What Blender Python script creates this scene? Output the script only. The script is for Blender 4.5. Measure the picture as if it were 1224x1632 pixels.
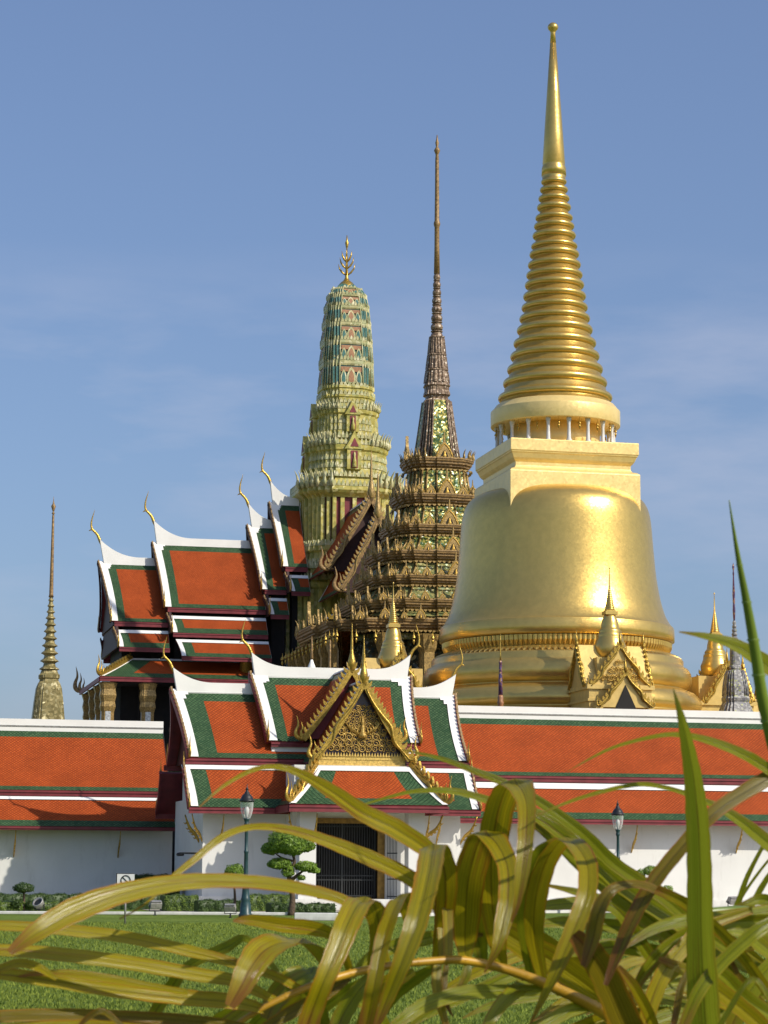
import bpy, bmesh, math, random
from mathutils import Vector, Matrix
R = math.radians
sc = bpy.context.scene
for o in list(bpy.data.objects): bpy.data.objects.remove(o)

# ------------------------------------------------------------------ camera
FOC, CXP, CYP, EYE = 3800.0, 612.0, 816.0, 1.6
PITCH = math.atan(579 / FOC); ROLL = 0.005; GRID = R(13)
_f = Vector((0, math.cos(PITCH), math.sin(PITCH))); _r = Vector((1, 0, 0)); _u = _r.cross(_f)
CR = _r * math.cos(ROLL) + _u * math.sin(ROLL); CU = _u * math.cos(ROLL) - _r * math.sin(ROLL)
cam_d = bpy.data.cameras.new('camera'); cam = bpy.data.objects.new('camera', cam_d); sc.collection.objects.link(cam)
cam.matrix_world = Matrix(((CR.x, CU.x, -_f.x, 0), (CR.y, CU.y, -_f.y, 0), (CR.z, CU.z, -_f.z, EYE), (0, 0, 0, 1)))
cam_d.sensor_fit = 'VERTICAL'; cam_d.sensor_height = 36; cam_d.sensor_width = 27
cam_d.lens = FOC / 1632 * 36; cam_d.clip_end = 6000; cam_d.clip_start = 0.1
cam_d.dof.use_dof = True; cam_d.dof.focus_distance = 120; cam_d.dof.aperture_fstop = 24
sc.camera = cam

# ------------------------------------------------------------------ light
SUN_AZ, SUN_EL = R(57), R(37)
sd = Vector((math.sin(SUN_AZ) * math.cos(SUN_EL), -math.cos(SUN_AZ) * math.cos(SUN_EL), math.sin(SUN_EL)))
sl = bpy.data.lights.new('sun', 'SUN'); sl.energy = 4.1; sl.angle = R(0.53); sl.color = (1, 0.93, 0.80)
so = bpy.data.objects.new('sun', sl); sc.collection.objects.link(so)
so.rotation_euler = sd.to_track_quat('Z', 'Y').to_euler(); so.location = (60, -40, 80)
w = bpy.data.worlds.new('World'); sc.world = w; w.use_nodes = True
wn, wl = w.node_tree.nodes, w.node_tree.links
bg = wn['Background']; sky = wn.new('ShaderNodeTexSky'); sky.sky_type = 'NISHITA'; sky.sun_disc = False
sky.sun_elevation = SUN_EL; sky.sun_rotation = math.atan2(sd.x, sd.y)
sky.air_density = 1.0; sky.dust_density = 2.0; sky.ozone_density = 4.0
tc = wn.new('ShaderNodeTexCoord'); mp = wn.new('ShaderNodeMapping'); mp.inputs['Scale'].default_value = (3.2, 3.2, 12); mp.inputs['Location'].default_value = (1.7, 0.4, 0.9)
nz = wn.new('ShaderNodeTexNoise'); nz.inputs['Scale'].default_value = 2.2; nz.inputs['Detail'].default_value = 6; nz.inputs['Roughness'].default_value = 0.55
rp = wn.new('ShaderNodeValToRGB'); rp.color_ramp.elements[0].position = 0.46; rp.color_ramp.elements[1].position = 0.78
rp.color_ramp.elements[0].color = (0, 0, 0, 1); rp.color_ramp.elements[1].color = (0.6, 0.6, 0.6, 1)
mxc = wn.new('ShaderNodeMixRGB'); mxc.inputs[2].default_value = (3.5, 3.75, 4.7, 1)
hs = wn.new('ShaderNodeHueSaturation'); hs.inputs['Saturation'].default_value = 1.0; hs.inputs['Value'].default_value = 1.0
wl.new(tc.outputs['Generated'], mp.inputs[0]); wl.new(mp.outputs[0], nz.inputs['Vector']); wl.new(nz.outputs['Fac'], rp.inputs[0])
hz = wn.new('ShaderNodeMixRGB'); hz.inputs[0].default_value = 0.36; hz.inputs[2].default_value = (1.10, 1.50, 2.95, 1)
wl.new(sky.outputs[0], hz.inputs[1]); wl.new(hz.outputs[0], hs.inputs['Color']); wl.new(hs.outputs[0], mxc.inputs[1]); sz = wn.new('ShaderNodeSeparateXYZ'); wl.new(tc.outputs['Generated'], sz.inputs[0])
ew = wn.new('ShaderNodeValToRGB'); ee = ew.color_ramp.elements; ee[0].position = 0.0; ee[0].color = (.5, .5, .5, 1); ee[1].position = 1.0; ee[1].color = (0, 0, 0, 1)
for p_, v_ in ((0.12, 0.55), (0.17, 1.0), (0.215, 0.9), (0.26, 0.0)): e_ = ee.new(p_); e_.color = (v_, v_, v_, 1)
wl.new(sz.outputs['Z'], ew.inputs[0]); ml_ = wn.new('ShaderNodeMath'); ml_.operation = 'MULTIPLY'
wl.new(ew.outputs[0], ml_.inputs[0]); wl.new(rp.outputs[0], ml_.inputs[1]); wl.new(ml_.outputs[0], mxc.inputs[0])
wl.new(mxc.outputs[0], bg.inputs[0]); bg.inputs[1].default_value = 0.15
sc.view_settings.view_transform = 'Standard'; sc.view_settings.look = 'None'; sc.view_settings.exposure = 0.0; sc.view_settings.gamma = 1
sc.cycles.use_denoising = True
sc.cycles.max_bounces = 6; sc.cycles.transparent_max_bounces = 6
sc.cycles.sample_clamp_indirect = 6

# ------------------------------------------------------------------ frames
EU = Vector((math.cos(GRID), math.sin(GRID), 0)); EV = Vector((-math.sin(GRID), math.cos(GRID), 0))
def W(u, v, z=0): return EU * u + EV * v + Vector((0, 0, z))
def ray(x, y): return _f + CR * ((x - CXP) / FOC) + CU * ((CYP - y) / FOC)
def at(x, y, d):                                   # a point seen at photo pixel x, y, at d metres along the view axis
    return Vector((0, 0, EYE)) + ray(x, y) * d
rnd = random.Random(7)

# ------------------------------------------------------------------ materials
def mat(name, col, rough=0.6, metal=0.0, var=0.0, vscale=3.0, bump=0.0, bscale=20.0, spec=0.5, coords='Object', detail=4, col2=None):
    m = bpy.data.materials.new(name); m.use_nodes = True
    n, l = m.node_tree.nodes, m.node_tree.links; b = n['Principled BSDF']
    b.inputs['Base Color'].default_value = (*col, 1); b.inputs['Roughness'].default_value = rough; b.inputs['Metallic'].default_value = metal
    b.inputs['Specular IOR Level'].default_value = spec
    t = n.new('ShaderNodeTexCoord')
    if var or col2:
        x = n.new('ShaderNodeTexNoise'); x.inputs['Scale'].default_value = vscale; x.inputs['Detail'].default_value = detail
        c = n.new('ShaderNodeValToRGB'); c.color_ramp.elements[0].position = 0.32; c.color_ramp.elements[1].position = 0.68
        d = col2 if col2 else tuple(k * (1 - var) for k in col)
        c.color_ramp.elements[0].color = (*d, 1); c.color_ramp.elements[1].color = (*[min(1, k * (1 + var * 0.6)) for k in col], 1)
        l.new(t.outputs[coords], x.inputs['Vector']); l.new(x.outputs['Fac'], c.inputs[0]); l.new(c.outputs[0], b.inputs['Base Color'])
    if bump:
        x2 = n.new('ShaderNodeTexNoise'); x2.inputs['Scale'].default_value = bscale; x2.inputs['Detail'].default_value = 5
        bp = n.new('ShaderNodeBump'); bp.inputs['Strength'].default_value = bump; bp.inputs['Distance'].default_value = 0.03
        l.new(t.outputs[coords], x2.inputs['Vector']); l.new(x2.outputs['Fac'], bp.inputs['Height']); l.new(bp.outputs[0], b.inputs['Normal'])
    return m
def grime(m, h=0.9):
    n, l = m.node_tree.nodes, m.node_tree.links; b = n['Principled BSDF']; old = b.inputs['Base Color'].links[0].from_socket; t = n.new('ShaderNodeTexCoord'); sp = n.new('ShaderNodeSeparateXYZ'); l.new(t.outputs['Object'], sp.inputs[0])
    mp = n.new('ShaderNodeMapping'); mp.inputs['Scale'].default_value = (1.6, 1.6, .35); x = n.new('ShaderNodeTexNoise'); x.inputs['Scale'].default_value = 1.3; x.inputs['Detail'].default_value = 9; x.inputs['Roughness'].default_value = .7; l.new(t.outputs['Object'], mp.inputs[0]); l.new(mp.outputs[0], x.inputs['Vector'])
    a = n.new('ShaderNodeMapRange'); a.inputs[1].default_value = 0; a.inputs[2].default_value = h; a.inputs[3].default_value = .34; a.inputs[4].default_value = 0; l.new(sp.outputs['Z'], a.inputs[0])
    c = n.new('ShaderNodeMath'); c.operation = 'ADD'; l.new(a.outputs[0], c.inputs[0]); l.new(x.outputs['Fac'], c.inputs[1]); r = n.new('ShaderNodeMapRange'); r.inputs[1].default_value = .56; r.inputs[2].default_value = .95; r.inputs[4].default_value = .55; l.new(c.outputs[0], r.inputs[0])
    mx = n.new('ShaderNodeMixRGB'); mx.inputs[2].default_value = (.36, .34, .29, 1); l.new(r.outputs[0], mx.inputs[0]); l.new(old, mx.inputs[1]); l.new(mx.outputs[0], b.inputs['Base Color'])
def facet(m, scale, tilt):
    n, l = m.node_tree.nodes, m.node_tree.links; b = n['Principled BSDF']; t = n.new('ShaderNodeTexCoord'); v = n.new('ShaderNodeTexVoronoi'); v.inputs['Scale'].default_value = scale
    l.new(t.outputs['Object'], v.inputs['Vector']); old = b.inputs['Normal'].links[0].from_socket if b.inputs['Normal'].links else n.new('ShaderNodeNewGeometry').outputs['Normal']
    s1 = n.new('ShaderNodeVectorMath'); s1.operation = 'SUBTRACT'; s1.inputs[1].default_value = (.5, .5, .5); s2 = n.new('ShaderNodeVectorMath'); s2.operation = 'SCALE'; s2.inputs['Scale'].default_value = tilt
    s3 = n.new('ShaderNodeVectorMath'); s3.operation = 'ADD'; s4 = n.new('ShaderNodeVectorMath'); s4.operation = 'NORMALIZE'
    l.new(v.outputs['Color'], s1.inputs[0]); l.new(s1.outputs[0], s2.inputs[0]); l.new(s2.outputs[0], s3.inputs[0]); l.new(old, s3.inputs[1]); l.new(s3.outputs[0], s4.inputs[0]); l.new(s4.outputs[0], b.inputs['Normal'])
    return m
def tile_mat(name, c1, c2, mortar, rough=0.45):
    m = bpy.data.materials.new(name); m.use_nodes = True
    n, l = m.node_tree.nodes, m.node_tree.links; b = n['Principled BSDF']; b.inputs['Roughness'].default_value = rough; b.inputs['Specular IOR Level'].default_value = 0.12
    uv = n.new('ShaderNodeUVMap'); br = n.new('ShaderNodeTexBrick'); br.offset = 0.0; mpg = n.new('ShaderNodeMapping'); mpg.inputs['Rotation'].default_value = (0, 0, R(47)); mpg.inputs['Scale'].default_value = (1.0, 1.0, 1)
    br.inputs['Color1'].default_value = (*c1, 1); br.inputs['Color2'].default_value = (*c2, 1); br.inputs['Mortar'].default_value = (*mortar, 1)
    br.inputs['Scale'].default_value = 1; br.inputs['Brick Width'].default_value = 0.135; br.inputs['Row Height'].default_value = 0.135
    br.inputs['Mortar Size'].default_value = 0.02; br.inputs['Mortar Smooth'].default_value = 0.6; br.inputs['Bias'].default_value = 0.0
    nz = n.new('ShaderNodeTexNoise'); nz.inputs['Scale'].default_value = 0.6; nz.inputs['Detail'].default_value = 6
    mx = n.new('ShaderNodeMixRGB'); mx.blend_type = 'MULTIPLY'; mx.inputs[0].default_value = 0.55
    cr = n.new('ShaderNodeValToRGB'); cr.color_ramp.elements[0].position = 0.3; cr.color_ramp.elements[0].color = (0.58, 0.56, 0.54, 1); cr.color_ramp.elements[1].position = 0.7
    l.new(uv.outputs[0], mpg.inputs[0]); l.new(mpg.outputs[0], br.inputs['Vector']); l.new(uv.outputs[0], nz.inputs['Vector']); l.new(nz.outputs['Fac'], cr.inputs[0])
    l.new(br.outputs['Color'], mx.inputs[1]); l.new(cr.outputs[0], mx.inputs[2]); l.new(mx.outputs[0], b.inputs['Base Color'])
    sp = n.new('ShaderNodeSeparateXYZ'); md = n.new('ShaderNodeMath'); md.operation = 'FRACT'; dv = n.new('ShaderNodeMath'); dv.operation = 'DIVIDE'; dv.inputs[1].default_value = 0.12
    ad = n.new('ShaderNodeMath'); ad.operation = 'SUBTRACT'
    l.new(uv.outputs[0], sp.inputs[0]); l.new(sp.outputs['Y'], dv.inputs[0]); l.new(dv.outputs[0], md.inputs[0]); l.new(md.outputs[0], ad.inputs[0]); l.new(br.outputs['Fac'], ad.inputs[1])
    bp = n.new('ShaderNodeBump'); bp.inputs['Strength'].default_value = 0.7; bp.inputs['Distance'].default_value = 0.035
    l.new(ad.outputs[0], bp.inputs['Height']); l.new(bp.outputs[0], b.inputs['Normal'])
    return m
def mosaic_mat(name, stops, scale, rough=0.3, metal=0.35, tilt=0.5):
    m = bpy.data.materials.new(name); m.use_nodes = True
    n, l = m.node_tree.nodes, m.node_tree.links; b = n['Principled BSDF']
    b.inputs['Roughness'].default_value = rough; b.inputs['Metallic'].default_value = metal
    t = n.new('ShaderNodeTexCoord'); v = n.new('ShaderNodeTexVoronoi'); v.inputs['Scale'].default_value = scale
    l.new(t.outputs['Object'], v.inputs['Vector'])
    sp = n.new('ShaderNodeSeparateColor'); l.new(v.outputs['Color'], sp.inputs[0])
    c = n.new('ShaderNodeValToRGB'); c.color_ramp.interpolation = 'CONSTANT'
    e = c.color_ramp.elements
    while len(e) < len(stops): e.new(0.5)
    for i, (p, col) in enumerate(stops): e[i].position = p; e[i].color = (*col, 1)
    l.new(sp.outputs[0], c.inputs[0]); l.new(c.outputs[0], b.inputs['Base Color'])
    g = n.new('ShaderNodeNewGeometry'); s1 = n.new('ShaderNodeVectorMath'); s1.operation = 'SUBTRACT'; s1.inputs[1].default_value = (0.5, 0.5, 0.5)
    s2 = n.new('ShaderNodeVectorMath'); s2.operation = 'SCALE'; s2.inputs['Scale'].default_value = tilt
    s3 = n.new('ShaderNodeVectorMath'); s3.operation = 'ADD'; s4 = n.new('ShaderNodeVectorMath'); s4.operation = 'NORMALIZE'
    l.new(v.outputs['Color'], s1.inputs[0]); l.new(s1.outputs[0], s2.inputs[0]); l.new(s2.outputs[0], s3.inputs[0]); l.new(g.outputs['Normal'], s3.inputs[1])
    l.new(s3.outputs[0], s4.inputs[0]); l.new(s4.outputs[0], b.inputs['Normal'])
    return m
M = {}
M['orange'] = tile_mat('orange_tile', (0.53, 0.100, 0.020), (0.42, 0.075, 0.015), (0.27, 0.046, 0.010), 0.6)
M['green'] = tile_mat('green_tile', (0.045, 0.105, 0.048), (0.09, 0.165, 0.075), (0.020, 0.05, 0.022), 0.35)
M['white'] = mat('white_plaster', (0.84, 0.83, 0.79), 0.75, var=0.06, vscale=0.8, detail=8)
M['wall'] = mat('white_wall', (0.74, 0.735, 0.70), 0.8, var=0.07, vscale=0.5, detail=8, bump=0.1, bscale=3)
M['maroon'] = mat('maroon_wood', (0.20, 0.028, 0.035), 0.5, var=0.25, vscale=2)
M['darkwood'] = mat('dark_wood', (0.045, 0.014, 0.012), 0.6, var=0.3, vscale=3)
M['dark'] = mat('interior_shade_black', (0.014, 0.012, 0.011), 0.8, var=0.3, vscale=2)  # near-black colour paints the shade inside openings, niches and under eaves
M['iron'] = mat('iron_grille', (0.02, 0.022, 0.022), 0.45, var=0.2)
M['gold'] = mat('gold_leaf', (0.73, 0.495, 0.14), 0.31, 0.79, var=0.07, vscale=2.4, bump=0.07, bscale=9, detail=10)
M['goldflat'] = mat('gold_mosaic', (0.90, 0.665, 0.26), 0.42, 0.32, var=0.08, vscale=1.5, bump=0.08, bscale=8, detail=8)
grime(M['wall']); facet(M['gold'], 9, 0.05); facet(M['goldflat'], 7.5, 0.08)
M['goldporch'] = mat('gold_porch', (0.72, 0.51, 0.17), 0.42, 0.4, var=0.12, vscale=2.5, bump=0.15, bscale=9, detail=8)
M['gilt'] = mat('gilded_carving', (0.52, 0.335, 0.065), 0.33, 0.72, var=0.35, vscale=7, bump=0.5, bscale=26)
M['frieze'] = mat('bright_gilded_relief', (0.72, 0.49, 0.13), 0.38, 0.3, var=0.3, vscale=9, bump=0.5, bscale=26)
M['giltdark'] = mat('gilded_relief', (0.50, 0.31, 0.06), 0.4, 0.6, var=0.6, vscale=14, bump=0.6, bscale=30)
M['blueglass'] = mat('dark_blue_glass', (0.022, 0.022, 0.05), 0.25, 0.1, var=0.6, vscale=8, col2=(0.06, 0.03, 0.02))
M['brown'] = mat('gold_brown_cornice', (0.28, 0.17, 0.062), 0.5, 0.15, var=0.5, vscale=6, bump=0.4, bscale=14)
M['niche'] = mat('old_gold_gablet', (0.40, 0.265, 0.09), 0.45, 0.35, var=0.5, vscale=9, bump=0.5, bscale=16)
M['sparkle'] = mosaic_mat('green_glass_mosaic', [(0, (0.10, 0.16, 0.04)), (0.22, (0.24, 0.25, 0.05)), (0.45, (0.42, 0.34, 0.07)), (0.66, (0.05, 0.11, 0.05)), (0.86, (0.55, 0.48, 0.17)), (0.985, (0.85, 0.85, 0.75))], 7.5, 0.3, 0.25, 0.5)  # the rare near-white cells are glints painted into the mosaic colour
M['moss'] = mosaic_mat('olive_glass_mosaic', [(0, (0.18, 0.20, 0.07)), (0.3, (0.27, 0.26, 0.09)), (0.55, (0.36, 0.32, 0.12)), (0.8, (0.13, 0.18, 0.08)), (0.97, (0.6, 0.58, 0.42))], 7.5, 0.36, 0.15, 0.45)
M['spirebrown'] = mosaic_mat('bronze_mosaic', [(0, (0.15, 0.095, 0.055)), (0.4, (0.21, 0.135, 0.08)), (0.7, (0.27, 0.19, 0.12)), (0.95, (0.42, 0.36, 0.29))], 8, 0.42, 0.12, 0.28)
M['dkglass'] = mosaic_mat('dark_glass_mosaic', [(0, (0.04, 0.05, 0.035)), (0.5, (0.09, 0.07, 0.04)), (0.8, (0.16, 0.15, 0.08)), (0.95, (0.5, 0.5, 0.45))], 5, 0.25, 0.3, 0.6)
M['prang'] = mosaic_mat('pale_green_ceramic', [(0, (0.46, 0.43, 0.21)), (0.3, (0.53, 0.48, 0.24)), (0.6, (0.38, 0.39, 0.19)), (0.85, (0.60, 0.56, 0.34))], 3.5, 0.45, 0.0, 0.25)
M['prangyel'] = mosaic_mat('yellow_green_ceramic', [(0, (0.42, 0.36, 0.085)), (0.3, (0.50, 0.42, 0.10)), (0.6, (0.34, 0.32, 0.075)), (0.85, (0.56, 0.50, 0.20))], 3.5, 0.42, 0.0, 0.25)
M['cream'] = mat('cream_ceramic', (0.55, 0.51, 0.33), 0.5, var=0.2, vscale=4)
M['teal'] = mat('teal_ceramic', (0.055, 0.16, 0.135), 0.35, var=0.3, vscale=5)
M['coral'] = mat('coral_ceramic', (0.36, 0.17, 0.075), 0.45, var=0.25, vscale=5)
M['olivestone'] = mosaic_mat('olive_gold_mosaic', [(0, (0.25, 0.20, 0.075)), (0.4, (0.31, 0.25, 0.10)), (0.75, (0.20, 0.17, 0.065)), (0.93, (0.42, 0.37, 0.2))], 5, 0.45, 0.25, 0.35)
M['greymos'] = mosaic_mat('grey_mosaic', [(0, (0.20, 0.195, 0.19)), (0.4, (0.30, 0.29, 0.28)), (0.7, (0.14, 0.14, 0.16)), (0.88, (0.26, 0.28, 0.10)), (0.96, (0.5, 0.49, 0.46))], 9, 0.5, 0.05, 0.25)
M['violet'] = mosaic_mat('violet_mosaic', [(0, (0.16, 0.06, 0.10)), (0.5, (0.09, 0.06, 0.16)), (0.8, (0.35, 0.2, 0.1))], 9, 0.35, 0.2, 0.4)
M['silver'] = mat('silver_glass_pillar', (0.58, 0.60, 0.60), 0.3, 0.3, var=0.4, vscale=8)
M['porcelain'] = mat('pale_grey_column', (0.62, 0.61, 0.60), 0.5, var=0.1)
M['lampgreen'] = mat('dark_green_paint', (0.018, 0.055, 0.06), 0.4, var=0.3, vscale=6)
M['black'] = mat('black_metal', (0.02, 0.02, 0.022), 0.45, var=0.3)
M['greymetal'] = mat('grey_metal', (0.33, 0.32, 0.30), 0.45, 0.3, var=0.3, vscale=8)
M['signwhite'] = mat('sign_white', (0.74, 0.74, 0.72), 0.5, var=0.1, vscale=4)
M['bark'] = mat('bark', (0.10, 0.065, 0.04), 0.85, var=0.5, vscale=12, bump=0.6, bscale=25)
M['kerb'] = mat('kerb_paint', (0.74, 0.73, 0.69), 0.8, var=0.15, vscale=2.5, detail=8)
grime(M['kerb'], .2)
M['paving'] = mat('pale_paving', (0.42, 0.38, 0.31), 0.75, var=0.15, vscale=0.7, detail=8)
M['amber'] = mat('amber_shutter', (0.26, 0.145, 0.025), 0.4, 0.4, var=0.35, vscale=5)
def glass_mat():
    m = bpy.data.materials.new('lamp_glass'); m.use_nodes = True
    n, l = m.node_tree.nodes, m.node_tree.links; b = n['Principled BSDF']
    b.inputs['Base Color'].default_value = (0.9, 0.92, 0.92, 1); b.inputs['Roughness'].default_value = 0.12
    t = n.new('ShaderNodeBsdfTransparent'); mx = n.new('ShaderNodeMixShader'); fr = n.new('ShaderNodeLayerWeight'); fr.inputs[0].default_value = 0.35
    mt = n.new('ShaderNodeMath'); mt.operation = 'MULTIPLY_ADD'; mt.inputs[1].default_value = 0.6; mt.inputs[2].default_value = 0.12
    l.new(fr.outputs['Facing'], mt.inputs[0]); l.new(mt.outputs[0], mx.inputs[0]); l.new(t.outputs[0], mx.inputs[1]); l.new(b.outputs[0], mx.inputs[2]); l.new(mx.outputs[0], n['Material Output'].inputs[0])
    return m
M['glass'] = glass_mat()
def leaf_mat(name, c1, c2, trans=0.3, rough=0.5):
    m = bpy.data.materials.new(name); m.use_nodes = True
    n, l = m.node_tree.nodes, m.node_tree.links; b = n['Principled BSDF']; b.inputs['Roughness'].default_value = rough
    t = n.new('ShaderNodeTexCoord'); x = n.new('ShaderNodeTexNoise'); x.inputs['Scale'].default_value = 5; x.inputs['Detail'].default_value = 3
    c = n.new('ShaderNodeValToRGB'); c.color_ramp.elements[0].position = 0.3; c.color_ramp.elements[1].position = 0.7
    c.color_ramp.elements[0].color = (*c1, 1); c.color_ramp.elements[1].color = (*c2, 1)
    tr = n.new('ShaderNodeBsdfTranslucent'); mx = n.new('ShaderNodeMixShader'); mx.inputs[0].default_value = trans
    l.new(t.outputs['Object'], x.inputs['Vector']); l.new(x.outputs['Fac'], c.inputs[0]); l.new(c.outputs[0], b.inputs['Base Color']); l.new(c.outputs[0], tr.inputs[0])
    l.new(b.outputs[0], mx.inputs[1]); l.new(tr.outputs[0], mx.inputs[2]); l.new(mx.outputs[0], n['Material Output'].inputs[0])
    return m
M['foliage'] = leaf_mat('clipped_foliage', (0.10, 0.19, 0.014), (0.26, 0.39, 0.04))
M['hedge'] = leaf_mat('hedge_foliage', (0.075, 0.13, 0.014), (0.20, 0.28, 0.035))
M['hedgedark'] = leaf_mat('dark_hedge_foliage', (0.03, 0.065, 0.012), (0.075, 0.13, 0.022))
def palm_mat(name, base, streak, edge, brown):
    # leaflet colour runs along the blade: uv.x across (0..1), uv.y along (metres)
    m = bpy.data.materials.new(name); m.use_nodes = True
    n, l = m.node_tree.nodes, m.node_tree.links; b = n['Principled BSDF']; b.inputs['Roughness'].default_value = 0.24; b.inputs['Specular IOR Level'].default_value = 0.5
    uv = n.new('ShaderNodeUVMap'); mp = n.new('ShaderNodeMapping'); mp.inputs['Scale'].default_value = (9, 1.1, 1)
    oi = n.new('ShaderNodeObjectInfo'); va = n.new('ShaderNodeVectorMath'); va.operation = 'ADD'
    cm = n.new('ShaderNodeCombineXYZ'); mm = n.new('ShaderNodeMath'); mm.operation = 'MULTIPLY'; mm.inputs[1].default_value = 37
    l.new(oi.outputs['Random'], mm.inputs[0]); l.new(mm.outputs[0], cm.inputs[0]); l.new(mm.outputs[0], cm.inputs[1])
    l.new(uv.outputs[0], mp.inputs[0]); l.new(mp.outputs[0], va.inputs[0]); l.new(cm.outputs[0], va.inputs[1])
    x = n.new('ShaderNodeTexNoise'); x.inputs['Scale'].default_value = 1; x.inputs['Detail'].default_value = 4
    c = n.new('ShaderNodeValToRGB'); e = c.color_ramp.elements; e[0].position = 0.28; e[0].color = (*base, 1); e[1].position = 0.80; e[1].color = (*streak, 1)
    l.new(va.outputs[0], x.inputs['Vector']); l.new(x.outputs['Fac'], c.inputs[0])
    sp = n.new('ShaderNodeSeparateXYZ'); l.new(uv.outputs[0], sp.inputs[0])
    # edge colour
    ab = n.new('ShaderNodeMath'); ab.operation = 'SUBTRACT'; ab.inputs[1].default_value = 0.5; ab2 = n.new('ShaderNodeMath'); ab2.operation = 'ABSOLUTE'
    l.new(sp.outputs['X'], ab.inputs[0]); l.new(ab.outputs[0], ab2.inputs[0])
    x3 = n.new('ShaderNodeTexNoise'); x3.inputs['Scale'].default_value = 7; x3.inputs['Detail'].default_value = 3
    va2 = n.new('ShaderNodeVectorMath'); va2.operation = 'ADD'; l.new(uv.outputs[0], va2.inputs[0]); l.new(cm.outputs[0], va2.inputs[1]); l.new(va2.outputs[0], x3.inputs['Vector'])
    mk = n.new('ShaderNodeMath'); mk.operation = 'MULTIPLY_ADD'; mk.inputs[1].default_value = 0.42; l.new(x3.outputs['Fac'], mk.inputs[0]); l.new(ab2.outputs[0], mk.inputs[2])
    er = n.new('ShaderNodeMapRange'); er.inputs[1].default_value = 0.60; er.inputs[2].default_value = 0.74; l.new(mk.outputs[0], er.inputs[0])
    m1 = n.new('ShaderNodeMixRGB'); m1.inputs[2].default_value = (*edge, 1); l.new(er.outputs[0], m1.inputs[0]); l.new(c.outputs[0], m1.inputs[1])
    # brown blotches
    x4 = n.new('ShaderNodeTexNoise'); x4.inputs['Scale'].default_value = 4.5; x4.inputs['Detail'].default_value = 6; l.new(va2.outputs[0], x4.inputs['Vector'])
    br = n.new('ShaderNodeMapRange'); br.inputs[1].default_value = 0.56; br.inputs[2].default_value = 0.70; br.inputs[4].default_value = 0.75; l.new(x4.outputs['Fac'], br.inputs[0])
    m2 = n.new('ShaderNodeMixRGB'); m2.inputs[2].default_value = (*brown, 1); l.new(br.outputs[0], m2.inputs[0]); l.new(m1.outputs[0], m2.inputs[1])
    ta = n.new('ShaderNodeMath'); ta.operation = 'MULTIPLY_ADD'; ta.inputs[1].default_value = 0.16; l.new(x4.outputs['Fac'], ta.inputs[0]); l.new(sp.outputs['Y'], ta.inputs[2])
    tr_ = n.new('ShaderNodeMapRange'); tr_.inputs[1].default_value = 0.03; tr_.inputs[2].default_value = 0.075; tr_.inputs[4].default_value = 0.85; l.new(ta.outputs[0], tr_.inputs[0])
    mt_ = n.new('ShaderNodeMixRGB'); mt_.inputs[2].default_value = (brown[0] * 1.3, brown[1] * 1.6, brown[2] * 2.5, 1); l.new(tr_.outputs[0], mt_.inputs[0]); l.new(m2.outputs[0], mt_.inputs[1]); m2 = mt_
    vn = n.new('ShaderNodeMath'); vn.operation = 'MULTIPLY'; vn.inputs[1].default_value = 70; vs_ = n.new('ShaderNodeMath'); vs_.operation = 'SINE'; vr = n.new('ShaderNodeMapRange'); vr.inputs[1].default_value = -1; vr.inputs[2].default_value = 0.2; vr.inputs[3].default_value = 0.72; vr.inputs[4].default_value = 1.0
    l.new(sp.outputs['X'], vn.inputs[0]); l.new(vn.outputs[0], vs_.inputs[0]); l.new(vs_.outputs[0], vr.inputs[0])
    mdr = n.new('ShaderNodeMapRange'); mdr.inputs[1].default_value = 0.015; mdr.inputs[2].default_value = 0.05; mdr.inputs[3].default_value = 0.55; l.new(ab2.outputs[0], mdr.inputs[0])
    vm = n.new('ShaderNodeMath'); vm.operation = 'MULTIPLY'; l.new(vr.outputs[0], vm.inputs[0]); l.new(mdr.outputs[0], vm.inputs[1])
    m3 = n.new('ShaderNodeMixRGB'); m3.blend_type = 'MULTIPLY'; m3.inputs[0].default_value = 1; l.new(m2.outputs[0], m3.inputs[1]); l.new(vm.outputs[0], m3.inputs[2]); m2 = m3
    l.new(m2.outputs[0], b.inputs['Base Color'])
    wv = n.new('ShaderNodeTexNoise'); wv.inputs['Scale'].default_value = 1; mp2 = n.new('ShaderNodeMapping'); mp2.inputs['Scale'].default_value = (24, 0.8, 1)
    l.new(uv.outputs[0], mp2.inputs[0]); l.new(mp2.outputs[0], wv.inputs['Vector'])
    bp = n.new('ShaderNodeBump'); bp.inputs['Strength'].default_value = 0.6; bp.inputs['Distance'].default_value = 0.003; l.new(wv.outputs['Fac'], bp.inputs['Height']); l.new(bp.outputs[0], b.inputs['Normal'])
    tr = n.new('ShaderNodeBsdfTranslucent'); l.new(m2.outputs[0], tr.inputs[0]); mx = n.new('ShaderNodeMixShader'); mx.inputs[0].default_value = 0.42
    l.new(b.outputs[0], mx.inputs[1]); l.new(tr.outputs[0], mx.inputs[2]); l.new(mx.outputs[0], n['Material Output'].inputs[0])
    return m
M['palmyel'] = palm_mat('yellowing_leaflet', (0.52, 0.395, 0.008), (0.25, 0.235, 0.008), (0.46, 0.20, 0.010), (0.27, 0.085, 0.012))
M['palmgreen'] = palm_mat('green_leaflet', (0.37, 0.37, 0.010), (0.17, 0.205, 0.008), (0.36, 0.27, 0.012), (0.24, 0.11, 0.012))
M['palmbrown'] = palm_mat('withered_leaflet', (0.27, 0.20, 0.008), (0.15, 0.115, 0.008), (0.46, 0.18, 0.010), (0.20, 0.06, 0.010))
M['palmpale'] = palm_mat('pale_green_blade', (0.46, 0.47, 0.03), (0.30, 0.35, 0.015), (0.42, 0.34, 0.02), (0.30, 0.2, 0.02))
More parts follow.
